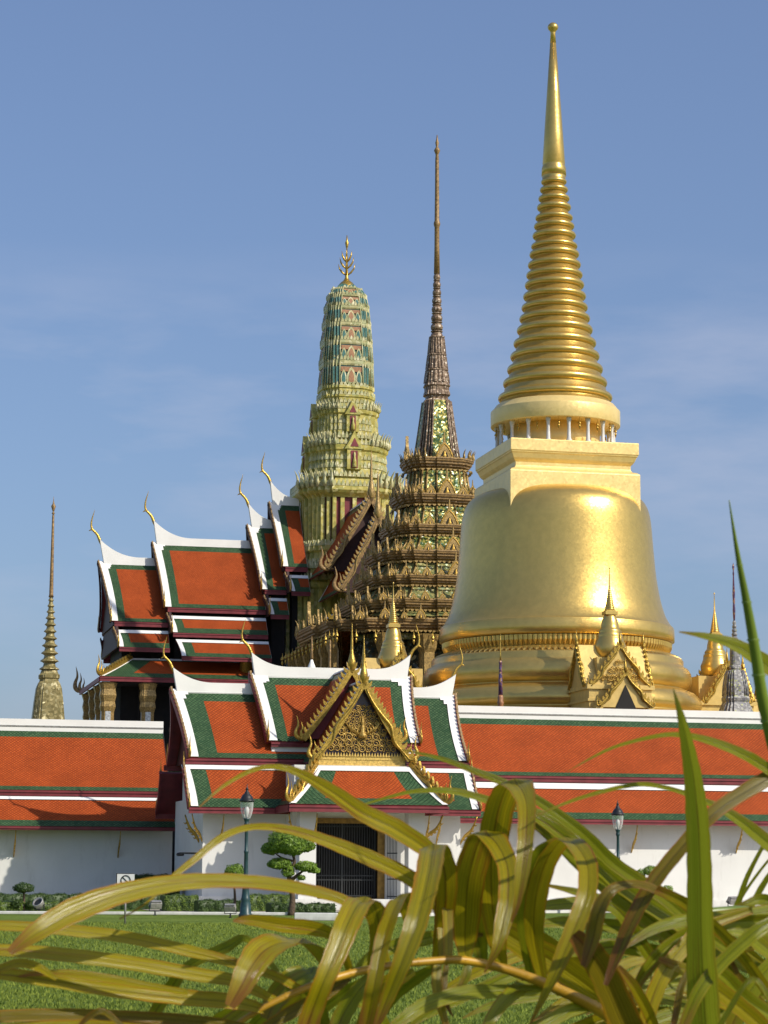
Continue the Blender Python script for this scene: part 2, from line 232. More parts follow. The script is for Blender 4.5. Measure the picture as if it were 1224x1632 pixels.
M['rachis'] = mat('orange_rachis', (0.42, 0.235, 0.015), 0.4, var=0.5, vscale=11)
M['stem'] = mat('green_stem', (0.17, 0.24, 0.03), 0.35, var=0.3, vscale=4)

# ------------------------------------------------------------------ mesh builder
class MB:
    def __init__(s): s.v = []; s.f = []; s.m = []; s.uv = []; s.sm = []
    def face(s, pts, mi=0, uv=None, sm=False):
        i = len(s.v); s.v += [tuple(p) for p in pts]; s.f.append(tuple(range(i, i + len(pts)))); s.m.append(mi); s.uv.append(uv); s.sm.append(sm)
    def grid(s, rows, mi=0, closed=False, sm=True, uvs=None):
        i0 = len(s.v); n = len(rows[0])
        for r in rows: s.v += [tuple(p) for p in r]
        for a in range(len(rows) - 1):
            for b in range(n if closed else n - 1):
                c = (b + 1) % n
                s.f.append((i0 + a * n + b, i0 + a * n + c, i0 + (a + 1) * n + c, i0 + (a + 1) * n + b)); s.m.append(mi); s.sm.append(sm)
                s.uv.append([uvs[a][b], uvs[a][c], uvs[a + 1][c], uvs[a + 1][b]] if uvs else None)
    def box(s, a, b, mi=0):
        x0, y0, z0 = a; x1, y1, z1 = b
        if x0 > x1: x0, x1 = x1, x0
        if y0 > y1: y0, y1 = y1, y0
        if z0 > z1: z0, z1 = z1, z0
        p = [(x0, y0, z0), (x1, y0, z0), (x1, y1, z0), (x0, y1, z0), (x0, y0, z1), (x1, y0, z1), (x1, y1, z1), (x0, y1, z1)]
        i = len(s.v); s.v += p
        for q in ((3, 2, 1, 0), (4, 5, 6, 7), (0, 1, 5, 4), (1, 2, 6, 5), (2, 3, 7, 6), (3, 0, 4, 7)):
            s.f.append(tuple(i + k for k in q)); s.m.append(mi); s.uv.append(None); s.sm.append(False)
    def prism(s, poly, mp, d0, d1, mi=0, mside=None):      # poly in 2-D, mp(x, y, d) -> point
        n = len(poly); ms = mi if mside is None else mside; i = len(s.v)
        s.v += [tuple(mp(x, y, d0)) for x, y in poly] + [tuple(mp(x, y, d1)) for x, y in poly]
        def add(q, k): s.f.append(q); s.m.append(k); s.uv.append(None); s.sm.append(False)
        add(tuple(i + k for k in range(n)), mi); add(tuple(i + n + k for k in reversed(range(n))), mi)
        for k in range(n): add((i + k, i + n + k, i + n + (k + 1) % n, i + (k + 1) % n), ms)
    def lathe(s, prof, n=32, c=(0, 0), mi=0, sm=True, cap=True, a0=0.0):
        rows = [[(c[0] + r * math.cos(a0 + 2 * math.pi * k / n), c[1] + r * math.sin(a0 + 2 * math.pi * k / n), z) for k in range(n)] for r, z in prof]
        if prof[0][1] > prof[-1][1]: rows = rows[::-1]
        s.grid(rows, mi, True, sm)
        if cap: s.face(rows[0][::-1], mi); s.face(rows[-1], mi)
    def plan(s, prof, plan, c=(0, 0), mis=0, cap=True):       # prof [(scale, z)] bottom-up or top-down; plan: outline of half-size 1
        pr = prof if prof[0][1] < prof[-1][1] else prof[::-1]
        for k in range(len(pr) - 1):
            (r0, z0), (r1, z1) = pr[k], pr[k + 1]; mi = mis[k] if isinstance(mis, (list, tuple)) else mis
            n = len(plan)
            for j in range(n):
                x0, y0 = plan[j]; x1, y1 = plan[(j + 1) % n]
                s.face([(c[0] + x0 * r0, c[1] + y0 * r0, z0), (c[0] + x1 * r0, c[1] + y1 * r0, z0), (c[0] + x1 * r1, c[1] + y1 * r1, z1), (c[0] + x0 * r1, c[1] + y0 * r1, z1)], mi)
        if cap:
            r, z = pr[-1]; s.face([(c[0] + x * r, c[1] + y * r, z) for x, y in plan], mis[-1] if isinstance(mis, (list, tuple)) else mis)
    def tube(s, pts, rad, n=8, flat=None, mi=0):
        pts = [Vector(p) for p in pts]; rows = []
        if not isinstance(rad, (list, tuple)): rad = [rad] * len(pts)
        ref = Vector(flat) if flat else None; side = None
        for k, p in enumerate(pts):
            t = (pts[min(k + 1, len(pts) - 1)] - pts[max(k - 1, 0)]).normalized()
            if ref is not None: b = (ref - t * ref.dot(t)).normalized(); fb = 0.6
            else:
                fb = 1
                if side is None: side = t.orthogonal().normalized()
                b = (side - t * side.dot(t)).normalized(); side = b
            q = t.cross(b)
            rows.append([p + (b * math.cos(a) * fb + q * math.sin(a)) * rad[k] for a in [2 * math.pi * j / n for j in range(n)]])
        s.grid(rows, mi, True, True); s.face([*rows[0]][::-1], mi); s.face(rows[-1], mi)
    def build(s, name, mats, parent=None, loc=None, rz=None):
        me = bpy.data.meshes.new(name); me.from_pydata(s.v, [], s.f); me.update()
        if not isinstance(mats, (list, tuple)): mats = [mats]
        for k in mats: me.materials.append(M[k])
        me.polygons.foreach_set('material_index', s.m); me.polygons.foreach_set('use_smooth', s.sm)
        if any(s.uv):
            ul = me.uv_layers.new(name='UVMap').data; li = 0
            for f, u in zip(s.f, s.uv):
                for k in range(len(f)):
                    if u: ul[li].uv = u[k]
                    li += 1
        bm = bmesh.new(); bm.from_mesh(me); bmesh.ops.remove_doubles(bm, verts=bm.verts, dist=0.0004); bmesh.ops.recalc_face_normals(bm, faces=bm.faces); bm.to_mesh(me); bm.free()
        o = bpy.data.objects.new(name, me); sc.collection.objects.link(o)
        if parent: o.parent = parent
        if loc is not None: o.location = loc
        if rz is not None: o.rotation_euler = (0, 0, rz)
        return o
def tag(o, label=None, cat=None, group=None, kind=None):
    if label: o['label'] = label
    if cat: o['category'] = cat
    if group: o['group'] = group
    if kind: o['kind'] = kind
    return o
def empty(name, loc, rz=GRID):
    o = bpy.data.objects.new(name, None); sc.collection.objects.link(o); o.location = loc; o.rotation_euler = (0, 0, rz); o.empty_display_size = 0.5
    return o
def copy_part(o, parent, loc):
    c = o.copy(); sc.collection.objects.link(c); c.parent = parent; c.location = loc; return c
def crom(pts, n):                                      # Catmull-Rom through tuples of any length
    out = []; m = len(pts)
    for i in range(m - 1):
        p0, p1, p2, p3 = pts[max(i - 1, 0)], pts[i], pts[i + 1], pts[min(i + 2, m - 1)]
        for k in range(n):
            t = k / n
            out.append(tuple(0.5 * (2 * b + (c - a) * t + (2 * a - 5 * b + 4 * c - d) * t * t + (3 * b - a - 3 * c + d) * t ** 3) for a, b, c, d in zip(p0, p1, p2, p3)))
    out.append(tuple(pts[-1])); return out

# ------------------------------------------------------------------ Thai roof pieces (all in the local frame of one building: x along, y away, z up)
def panel(mt, mw, P, Wd, H, wl, wr, wt, wb, gl, gr, gt, gb, step=0.16, nst=3, nt=8, lift=0.05, thick=0.12):
    """One roof slope: orange field, green border, white plaster margin with stepped top corners. P(s, t), s and t in 0..1 (t downward)."""
    sb = {0, Wd}; tb = {0, H}
    for k in range(nst + 1):
        if wl or gl: sb.add(wl + k * step)
        if wr or gr: sb.add(Wd - wr - k * step)
        tb.add(wt + k * step)
    sb |= {wl + gl, Wd - wr - gr}; tb |= {wt + gt, H - wb - gb, H - wb}
    for k in range(nt): tb.add(H * k / nt)
    for k in range(1, 6): sb.add(Wd * k / 6)
    sb = sorted(x for x in sb if 0 <= x <= Wd); tb = sorted(x for x in tb if 0 <= x <= H)
    sb = [x for i, x in enumerate(sb) if i == 0 or x - sb[i - 1] > 1e-4]; tb = [x for i, x in enumerate(tb) if i == 0 or x - tb[i - 1] > 1e-4]
    def N(s, t):
        e = 1e-3; a = Vector(P(min(s + e, 1), t)) - Vector(P(max(s - e, 0), t)); b = Vector(P(s, min(t + e, 1))) - Vector(P(s, max(t - e, 0)))
        n = a.cross(b).normalized()
        return n if n.z > 0 else -n
    G = {}
    for x in sb:
        for y in tb:
            p = Vector(P(x / Wd, y / H)); n = N(x / Wd, y / H); G[x, y] = (p, p + n * lift, p - n * thick)
    for i in range(len(sb) - 1):
        for j in range(len(tb) - 1):
            a, b, c, d = sb[i], sb[i + 1], tb[j], tb[j + 1]; x, y = (a + b) / 2, (c + d) / 2
            white = (wl and x < wl) or (wr and x > Wd - wr) or y < wt or y > H - wb
            if not white and wl and (x - wl) + (y - wt) < nst * step: white = True
            if not white and wr and (Wd - wr - x) + (y - wt) < nst * step: white = True
            q = [(a, c), (b, c), (b, d), (a, d)]; uv = [(k[0], -k[1]) for k in q]
            if white: mw.face([G[k][1] for k in q], 0)
            orange = (x > wl + gl) and (x < Wd - wr - gr) and y > wt + gt and y < H - wb - gb
            mt.face([G[k][0] for k in q], 0 if orange else 1, uv)
            mt.face([G[k][2] for k in q][::-1], 2)
    for j in range(len(tb) - 1):
        for x in (sb[0], sb[-1]):
            mt.face([G[x, tb[j]][0], G[x, tb[j + 1]][0], G[x, tb[j + 1]][2], G[x, tb[j]][2]], 2)
            mw.face([G[x, tb[j]][1], G[x, tb[j + 1]][1], G[x, tb[j + 1]][0], G[x, tb[j]][0]], 0)
    for i in range(len(sb) - 1):
        for y in (tb[0], tb[-1]):
            mt.face([G[sb[i], y][0], G[sb[i + 1], y][0], G[sb[i + 1], y][2], G[sb[i], y][2]], 2)
TILES = ('orange', 'green', 'maroon')
def slope(x0, x1, y0, z0, y1, z1, fl=0.0, fr=0.0, curve=0.16):
    """P(s,t) for a slope from ridge (y0,z0) to eave (y1,z1); fl / fr push the top of the left / right edge outward."""
    def P(s, t):
        a = x0 - fl * (1 - t) ** 2.2; b = x1 + fr * (1 - t) ** 2.2
        return (a + (b - a) * s, y0 + (y1 - y0) * t, z0 + (z1 - z0) * (t + curve * t * (1 - t)))
    return P
def ridge_cap(x0, x1, y, z, h, peak_l, peak_r, out=0.25, run=1.5, th=0.32):
    """White plaster ridge whose ends sweep up to a point."""
    mb = MB(); top = []; n = 14
    if peak_l: top += [(x0 - out * (1 - k / n) ** 2, z + h + peak_l * (1 - k / n) ** 2.3) if k else (x0 - out, z + h + peak_l) for k in range(n)]; top = [(x0 - out + (run + out) * (k / n), z + h + peak_l * (1 - k / n) ** 2.3) for k in range(n)]
    else: top = [(x0, z + h)]
    if peak_r: top += [(x1 - run + (run + out) * (k / n), z + h + peak_r * (k / n) ** 2.3) for k in range(1, n + 1)]
    else: top += [(x1, z + h)]
    lo = [(x1 + (out * 0.4 if peak_r else 0), z - 0.25), (x0 - (out * 0.4 if peak_l else 0), z - 0.25)]
    # as quads from the outline down to the base line, so the concave outline stays clean
    for k in range(len(top) - 1):
        (a, za), (b, zb) = top[k], top[k + 1]
        ba, bb = max(lo[1][0], min(lo[0][0], a)), max(lo[1][0], min(lo[0][0], b))
        for yy in (y - th / 2, y + th / 2): mb.face([(a, yy, za), (b, yy, zb), (bb, yy, z - 0.25), (ba, yy, z - 0.25)])
        mb.face([(a, y - th / 2, za), (b, y - th / 2, zb), (b, y + th / 2, zb), (a, y + th / 2, za)])
    for (a, za), (b, zb) in ((top[0], lo[1]), (top[-1], lo[0])): mb.face([(a, y - th / 2, za), (b, y - th / 2, zb), (b, y + th / 2, zb), (a, y + th / 2, za)])
    return mb
CHOFA = [(0.10, -0.14, .045), (0.03, 0.0, .058), (-0.01, .10, .056), (-.06, .20, .050), (-.14, .29, .046), (-.225, .37, .043), (-.255, .45, .038), (-.262, .55, .033), (-.25, .66, .027), (-.225, .77, .021), (-.195, .87, .014), (-.175, .95, .008), (-.165, 1.0, .003)]
def chofa(base, size, axis, name_mb=None):
    """Gilded horn-like finial: leans outward along axis (unit 2-D vector in the plan) and rises to a hooked tip."""
    mb = name_mb or MB(); ax = Vector((axis[0], axis[1], 0)); b = Vector(base)
    pts = crom([(x, z, r) for x, z, r in CHOFA], 3)
    mb.tube([b + ax * (-x * size) + Vector((0, 0, z * size)) for x, z, r in pts], [r * size * .84 for x, z, r in pts], 8, flat=(-ax.y, ax.x, 0))
    k = b + ax * (0.20 * size) + Vector((0, 0, 0.36 * size))
    mb.tube([k, k + ax * 0.055 * size + Vector((0, 0, .005 * size)), k + ax * 0.115 * size + Vector((0, 0, -0.03 * size)), k + ax * 0.14 * size + Vector((0, 0, -.05 * size))], [0.04 * size, .03 * size, .014 * size, .003 * size], 6, flat=(-ax.y, ax.x, 0))
    return mb
def flame(mb, base, out, size, a, mi=0):
    """Upswept flame finial at a gable foot; out: direction it leans, a: thickness direction."""
    b = Vector(base); o = Vector(out); up = Vector((0, 0, 1))
    for k, (sc_, dx) in enumerate(((1.0, 0.0), (0.72, -0.22), (0.5, -0.40))):
        p = b + o * dx * size * 0.7
        pts = crom([tuple(p + o * x * size * sc_ + up * z * size * sc_) + (r * size * sc_,) for x, z, r in ((-.18, -.10, .06), (.10, -.06, .10), (.25, .10, .11), (.24, .32, .085), (.16, .52, .06), (.17, .74, .04), (.24, 1.0, .006))], 3)
        mb.tube([q[:3] for q in pts], [q[3] for q in pts], 7, flat=a, mi=mi)
def barge(mb, pts, a, wd, th, nteeth, tooth, mi=0, mi2=1, naga=0.0):
    """Gable board along pts (apex to foot); a: thickness direction; a row of leaf-shaped teeth stands on its upper edge."""
    a = Vector(a); pts = [Vector(p) for p in crom([tuple(p) for p in pts], 6)] if len(pts) > 2 else [Vector(pts[0]).lerp(Vector(pts[1]), k / 10) for k in range(11)]
    L = [0]
    for i in range(1, len(pts)): L.append(L[-1] + (pts[i] - pts[i - 1]).length)
    def S(d):
        for i in range(1, len(pts)):
            if d <= L[i] or i == len(pts) - 1:
                t = (pts[i] - pts[i - 1]).normalized(); n = a.cross(t).normalized()
                if n.z < 0: n = -n
                return pts[i - 1].lerp(pts[i], (d - L[i - 1]) / max(1e-6, L[i] - L[i - 1])), t, n
    N = max(8, int(L[-1] / 0.35)); rows = []
    for i in range(N + 1):
        p, t, n = S(L[-1] * i / N); rows.append([p + a * th / 2, p - a * th / 2, p - a * th / 2 - n * wd, p + a * th / 2 - n * wd])
    mb.grid(rows, mi, True, False); mb.face(rows[0], mi); mb.face(rows[-1], mi)
    st = L[-1] / nteeth
    for k in range(nteeth):
        p, t, n = S(st * (k + 0.5)); q = p + n * 0.01
        prof = [(-.34, 0, .5), (.34, 0, .5), (.30, .45, .45), (-.02, .8, .3), (-.42, 1.15, .06)]
        mb.prism([(x * st, y * tooth) for x, y, _ in [(-.30, 0, 0), (.32, 0, 0), (.30, .42, 0), (.02, .78, 0), (-.40, 1.12, 0), (-.28, .62, 0)]], lambda x, y, d: q + t * x + n * y + a * d, -th * .32, th * .32, mi2)
    if naga:
        P_ = []
        M_ = 40
        for i in range(M_ + 1):
            d = L[-1] * (0.12 + 0.88 * i / M_); p, t, n = S(d); u = i / M_
            amp = naga * (0.35 + 0.65 * math.exp(-((u - 0.62) / 0.16) ** 2) * 1.6)
            P_.append(p - n * (wd * 0.55 + amp * math.sin(u * 2 * math.pi * 1.55 + 0.2)) - a * 0)
        for sgn in (1, -1): mb.tube([p + a * (th * 0.5 + 0.02) * sgn for p in P_], [0.035 + 0.05 * math.sin(math.pi * min(1, i / M_ * 1.1)) for i in range(M_ + 1)], 7, mi=mi2)
    return S, L[-1]
def spiral(mb, c, r, turns, ax, ay, sgn=1, rad=0.035, start=0.0, mi=0):
    pts = []; n = int(14 * turns)
    for i in range(n + 1):
        t = i / n; a = start + sgn * 2 * math.pi * turns * t; q = r * (1 - 0.86 * t)
        pts.append(Vector(c) + Vector(ax) * q * math.cos(a) + Vector(ay) * q * math.sin(a))
    mb.tube(pts, [rad * (1 - 0.5 * i / n) for i in range(n + 1)], 6, mi=mi)
def relief(mb, c, hw, h, nrm, seed, rows=4):
    """Gilded scrollwork filling an upright triangle of half-width hw and height h, centre of base c, facing nrm."""
    rr = random.Random(seed); nrm = Vector(nrm); ax = Vector((-nrm.y, nrm.x, 0)); ay = Vector((0, 0, 1)); c = Vector(c) + nrm * 0.03
    for k in range(rows):
        z = h * (0.10 + 0.72 * k / rows); half = hw * (1 - z / h) - 0.12; r = h * (0.095 if rows < 6 else .062) * (1 - 0.25 * k / rows) * rr.uniform(.85, 1.15); m = max(1, int(half / (r * 1.75)))
        for i in range(-m, m + 1):
            if abs(i) * r * 1.75 > half: continue
            spiral(mb, c + ax * i * r * 1.75 + ay * z, r, 1.6, ax, ay, 1 if i >= 0 else -1, r * 0.2, rr.uniform(0, 6))
            spiral(mb, c + ax * (i * r * 1.75 + r * .8) + ay * (z + r * 0.9), r * 0.5, 1.2, ax, ay, -1 if i >= 0 else 1, r * 0.16, rr.uniform(0, 6))
def bracket(mb, wall, eave, a):
    """Slender gilded eave bracket from the wall up and out to the eave."""
    p, q = Vector(wall), Vector(eave); d = q - p
    pts = [p + d * t + Vector((0, 0, 1)) * 0.22 * d.length * (math.sin(t * math.pi * 2) * 0.30 - math.sin(t * math.pi) * .35) for t in [k / 12 for k in range(13)]]
    mb.tube(pts, [0.035 + 0.055 * math.sin(math.pi * min(1, (k / 12) * 1.0 + 0.05)) for k in range(13)], 7, flat=a)
    for k in (2, 4, 6, 8, 10):
        e = pts[k]; o = Vector((d.x, d.y, 0)).normalized()
        mb.tube([e, e + o * 0.10 - Vector((0, 0, .06)), e + o * 0.20 + Vector((0, 0, -.01))], [0.055, 0.04, 0.008], 5, flat=a)
def fascia(mb, x0, x1, y, z0, z1, th=0.14, mi=0):
    mb.box((x0, y - th / 2, z0), (x1, y + th / 2, z1), mi); mb.box((x0, y - th / 2 - 0.05, z1 - 0.10), (x1, y - th / 2, z1 - .02), mi)

def small_stupa(mb, c, z0, s, sq=True):
    """Slim bell-shaped spire of total height s standing on z0."""
    x, y = c
    pr = [(0.115, 0), (.118, .02), (.15, .045), (.165, .09), (.17, .15), (.155, .185), (.150, .20), (.148, .205), (.143, .215), (.135, .245), (.13, .25), (.136, .262), (.122, .29), (.117, .295), (.124, .306), (.108, .33), (.104, .336), (.095, .345), (.092, .38), (.082, .43), (.066, .47), (.058, .485)]
    mb.lathe([(r * s, z0 + z * s) for r, z in pr], 24, c)
    mb.box((x - .066 * s, y - .066 * s, z0 + .485 * s), (x + .066 * s, y + .066 * s, z0 + .52 * s)); mb.box((x - .05 * s, y - .05 * s, z0 + .52 * s), (x + .05 * s, y + .05 * s, z0 + .535 * s))
    p2 = [(.05, .535)]
    for k in range(11):
        r = .052 * (1 - k / 13); z = .54 + .022 * k; p2 += [(r, z), (r * 1.08, z + .007), (r, z + .014), (r * .86, z + .019)]
    p2 += [(.012, .79), (.009, .80), (.006, .9), (.003, .97), (.010, .985), (.001, 1.0)]
    mb.lathe([(r * s, z0 + z * s) for r, z in p2], 16, c)

# ------------------------------------------------------------------ ground
def sheet(name, x0, y0, x1, y1, z, m, kind, n=1, grid=True):
    mb = MB()
    for i in range(n):
        for j in range(n):
            a, b = x0 + (x1 - x0) * i / n, x0 + (x1 - x0) * (i + 1) / n; c, d = y0 + (y1 - y0) * j / n, y0 + (y1 - y0) * (j + 1) / n
            mb.face([(a, c, z), (b, c, z), (b, d, z), (a, d, z)])
    o = mb.build(name, m, None, (0, 0, 0), GRID if grid else 0); o['kind'] = kind; return o
def grass_mat():
    m = bpy.data.materials.new('lawn_grass'); m.use_nodes = True
    n, l = m.node_tree.nodes, m.node_tree.links; b = n['Principled BSDF']; b.inputs['Roughness'].default_value = 0.95; b.inputs['Specular IOR Level'].default_value = 0.03
    t = n.new('ShaderNodeTexCoord'); g = []
    for s_, d in ((22, 6), (6, 5), (0.25, 4)):
        x = n.new('ShaderNodeTexNoise'); x.inputs['Scale'].default_value = s_; x.inputs['Detail'].default_value = d; x.inputs['Roughness'].default_value = 0.65; l.new(t.outputs['Object'], x.inputs['Vector']); g.append(x)
    c = n.new('ShaderNodeValToRGB'); c.color_ramp.elements[0].position = 0.42; c.color_ramp.elements[1].position = 0.58
    c.color_ramp.elements[0].color = (0.060, 0.115, 0.018, 1); c.color_ramp.elements[1].color = (0.27, 0.345, 0.075, 1)
    a = n.new('ShaderNodeMath'); a.operation = 'MULTIPLY_ADD'; a.inputs[1].default_value = 0.5; a2 = n.new('ShaderNodeMath'); a2.operation = 'MULTIPLY_ADD'; a2.inputs[1].default_value = 0.3; a3 = n.new('ShaderNodeMath'); a3.operation = 'MULTIPLY'; a3.inputs[1].default_value = 0.2
    l.new(g[2].outputs['Fac'], a3.inputs[0]); l.new(g[1].outputs['Fac'], a2.inputs[0]); l.new(a3.outputs[0], a2.inputs[2]); l.new(g[0].outputs['Fac'], a.inputs[0]); l.new(a2.outputs[0], a.inputs[2])
    l.new(a.outputs[0], c.inputs[0]); l.new(c.outputs[0], b.inputs['Base Color'])
    bp = n.new('ShaderNodeBump'); bp.inputs['Strength'].default_value = 1.0; bp.inputs['Distance'].default_value = 0.09; l.new(g[0].outputs['Fac'], bp.inputs['Height']); l.new(bp.outputs[0], b.inputs['Normal'])
    return m
M['grass'] = grass_mat()
sheet('lawn', -4000, -600, 4000, 5000, 0, 'grass', 'structure', 1, False)
M['blade'] = leaf_mat('grass_blades', (0.10, 0.155, 0.016), (0.33, 0.39, 0.055), 0.35, 0.9)
gb = MB(); rg_ = random.Random(5)
for i in range(110000):
    yy = 22 + 58 * rg_.random() ** 1.7; xx = (rg_.random() - .5) * yy * .36; hh = rg_.uniform(.016, .042) * (1 + yy / 110); aa = rg_.uniform(0, 3.14); ww = hh * .34; lx, ly = rg_.uniform(-.5, .5) * hh, rg_.uniform(-.5, .5) * hh
    gb.face([(xx - ww * math.cos(aa), yy - ww * math.sin(aa), 0), (xx + ww * math.cos(aa), yy + ww * math.sin(aa), 0), (xx + lx, yy + ly, hh)])
go = gb.build('grass_blades', 'blade'); go['kind'] = 'stuff'
sheet('courtyard_paving', -40, 122, 110, 260, 0.06, 'paving', 'structure')
sheet('gate_path', 14, 101.5, 75, 122, 0.02, 'paving', 'structure')

# ------------------------------------------------------------------ gallery wings
def gallery(name, label, u0, u1, vr, z, brackets, open_l, open_r, hw):
    """Long gallery: z = (ridge top, ridge base, eave, fascia bottom, white top, tile top, eave, fascia bottom); hw = (upper run, lower start, lower run, wall)."""
    root = tag(empty(name, W(u0, vr)), label, 'gallery'); L = u1 - u0
    a, b, c, d = hw
    mb = MB(); mb.box((0, -d, 0), (L, d, z[6] + 0.6)); mb.box((0, -b + 0.45, z[6] + .6), (L, b - .45, z[3] + .1)); mb.build('wall', 'wall', root)
    mb = MB(); mb.box((0.0, -d - 0.12, 0), (L, -d, 0.45)); mb.build('plinth', 'wall', root)
    for s in (-1, 1):
        mt, mw = MB(), MB(); H = math.hypot(a, z[1] - z[2])
        panel(mt, mw, slope(0, L, 0, z[1], s * a, z[2]), L, H, 0, 0, 0.12, 0, 0, 0, 0.52, 0.34)
        mt.build('upper_roof', TILES, root)
        H2 = math.hypot(c - b, z[4] - z[6])
        mt2 = MB(); panel(mt2, mw, slope(0, L, s * b, z[4], s * c, z[6], curve=.08), L, H2, 0, 0, z[4] - z[5], 0, 0, 0, 0.0, 0.5)
        mt2.build('lower_roof', TILES, root); mw.build('roof_margin', 'white', root)
        mf = MB(); fascia(mf, 0, L, s * (a - 0.02), z[3], z[2] - .03); fascia(mf, 0, L, s * (c - 0.02), z[7], z[6] - .03); mf.build('fascia', 'maroon', root)
    ridge_cap(0, L, 0, z[1], z[0] - z[1], 0, 0).build('ridge', 'white', root)
    ml = MB(); ml.box((0, -.2, z[1] + .07), (L, -0.165, z[1] + 0.13)); ml.build('ridge_moulding', 'greymetal', root)
    for x in brackets:
        mb = MB(); bracket(mb, (x - u0, -d, z[7] - 1.35), (x - u0, -c + .15, z[7] - .02), (1, 0, 0)); mb.build('bracket', 'gilt', root)
    me = MB()
    for x in ([0] if open_l else []) + ([L] if open_r else []): me.prism([(-a, z[2]), (a, z[2]), (0, z[1])], lambda p, q, e: (x + e, p, q), 0.02, 0.1)
    if me.f: me.build('gable_wall', 'darkwood', root)
    return root
gallery('gallery_wing', 'sunlit white-walled gallery with long orange and green tiled roof below the golden bell stupa', 29.2, 62, 120,
        (10.34, 9.86, 6.62, 6.30, 6.22, 5.84, 4.42, 4.16), (34.0, 39.6, 45.2, 50.8), False, True, (3.6, 3.75, 5.5, 4.4))
gallery('gallery_wing', 'shaded white-walled gallery with long orange and green tiled roof, left of the gatehouse', -8, 17.4, 128,
        (9.72, 9.25, 5.86, 5.55, 5.48, 5.27, 3.98, 3.78), (-2.4, 3.2, 9.3, 14.6), True, False, (3.6, 3.75, 5.5, 4.4))

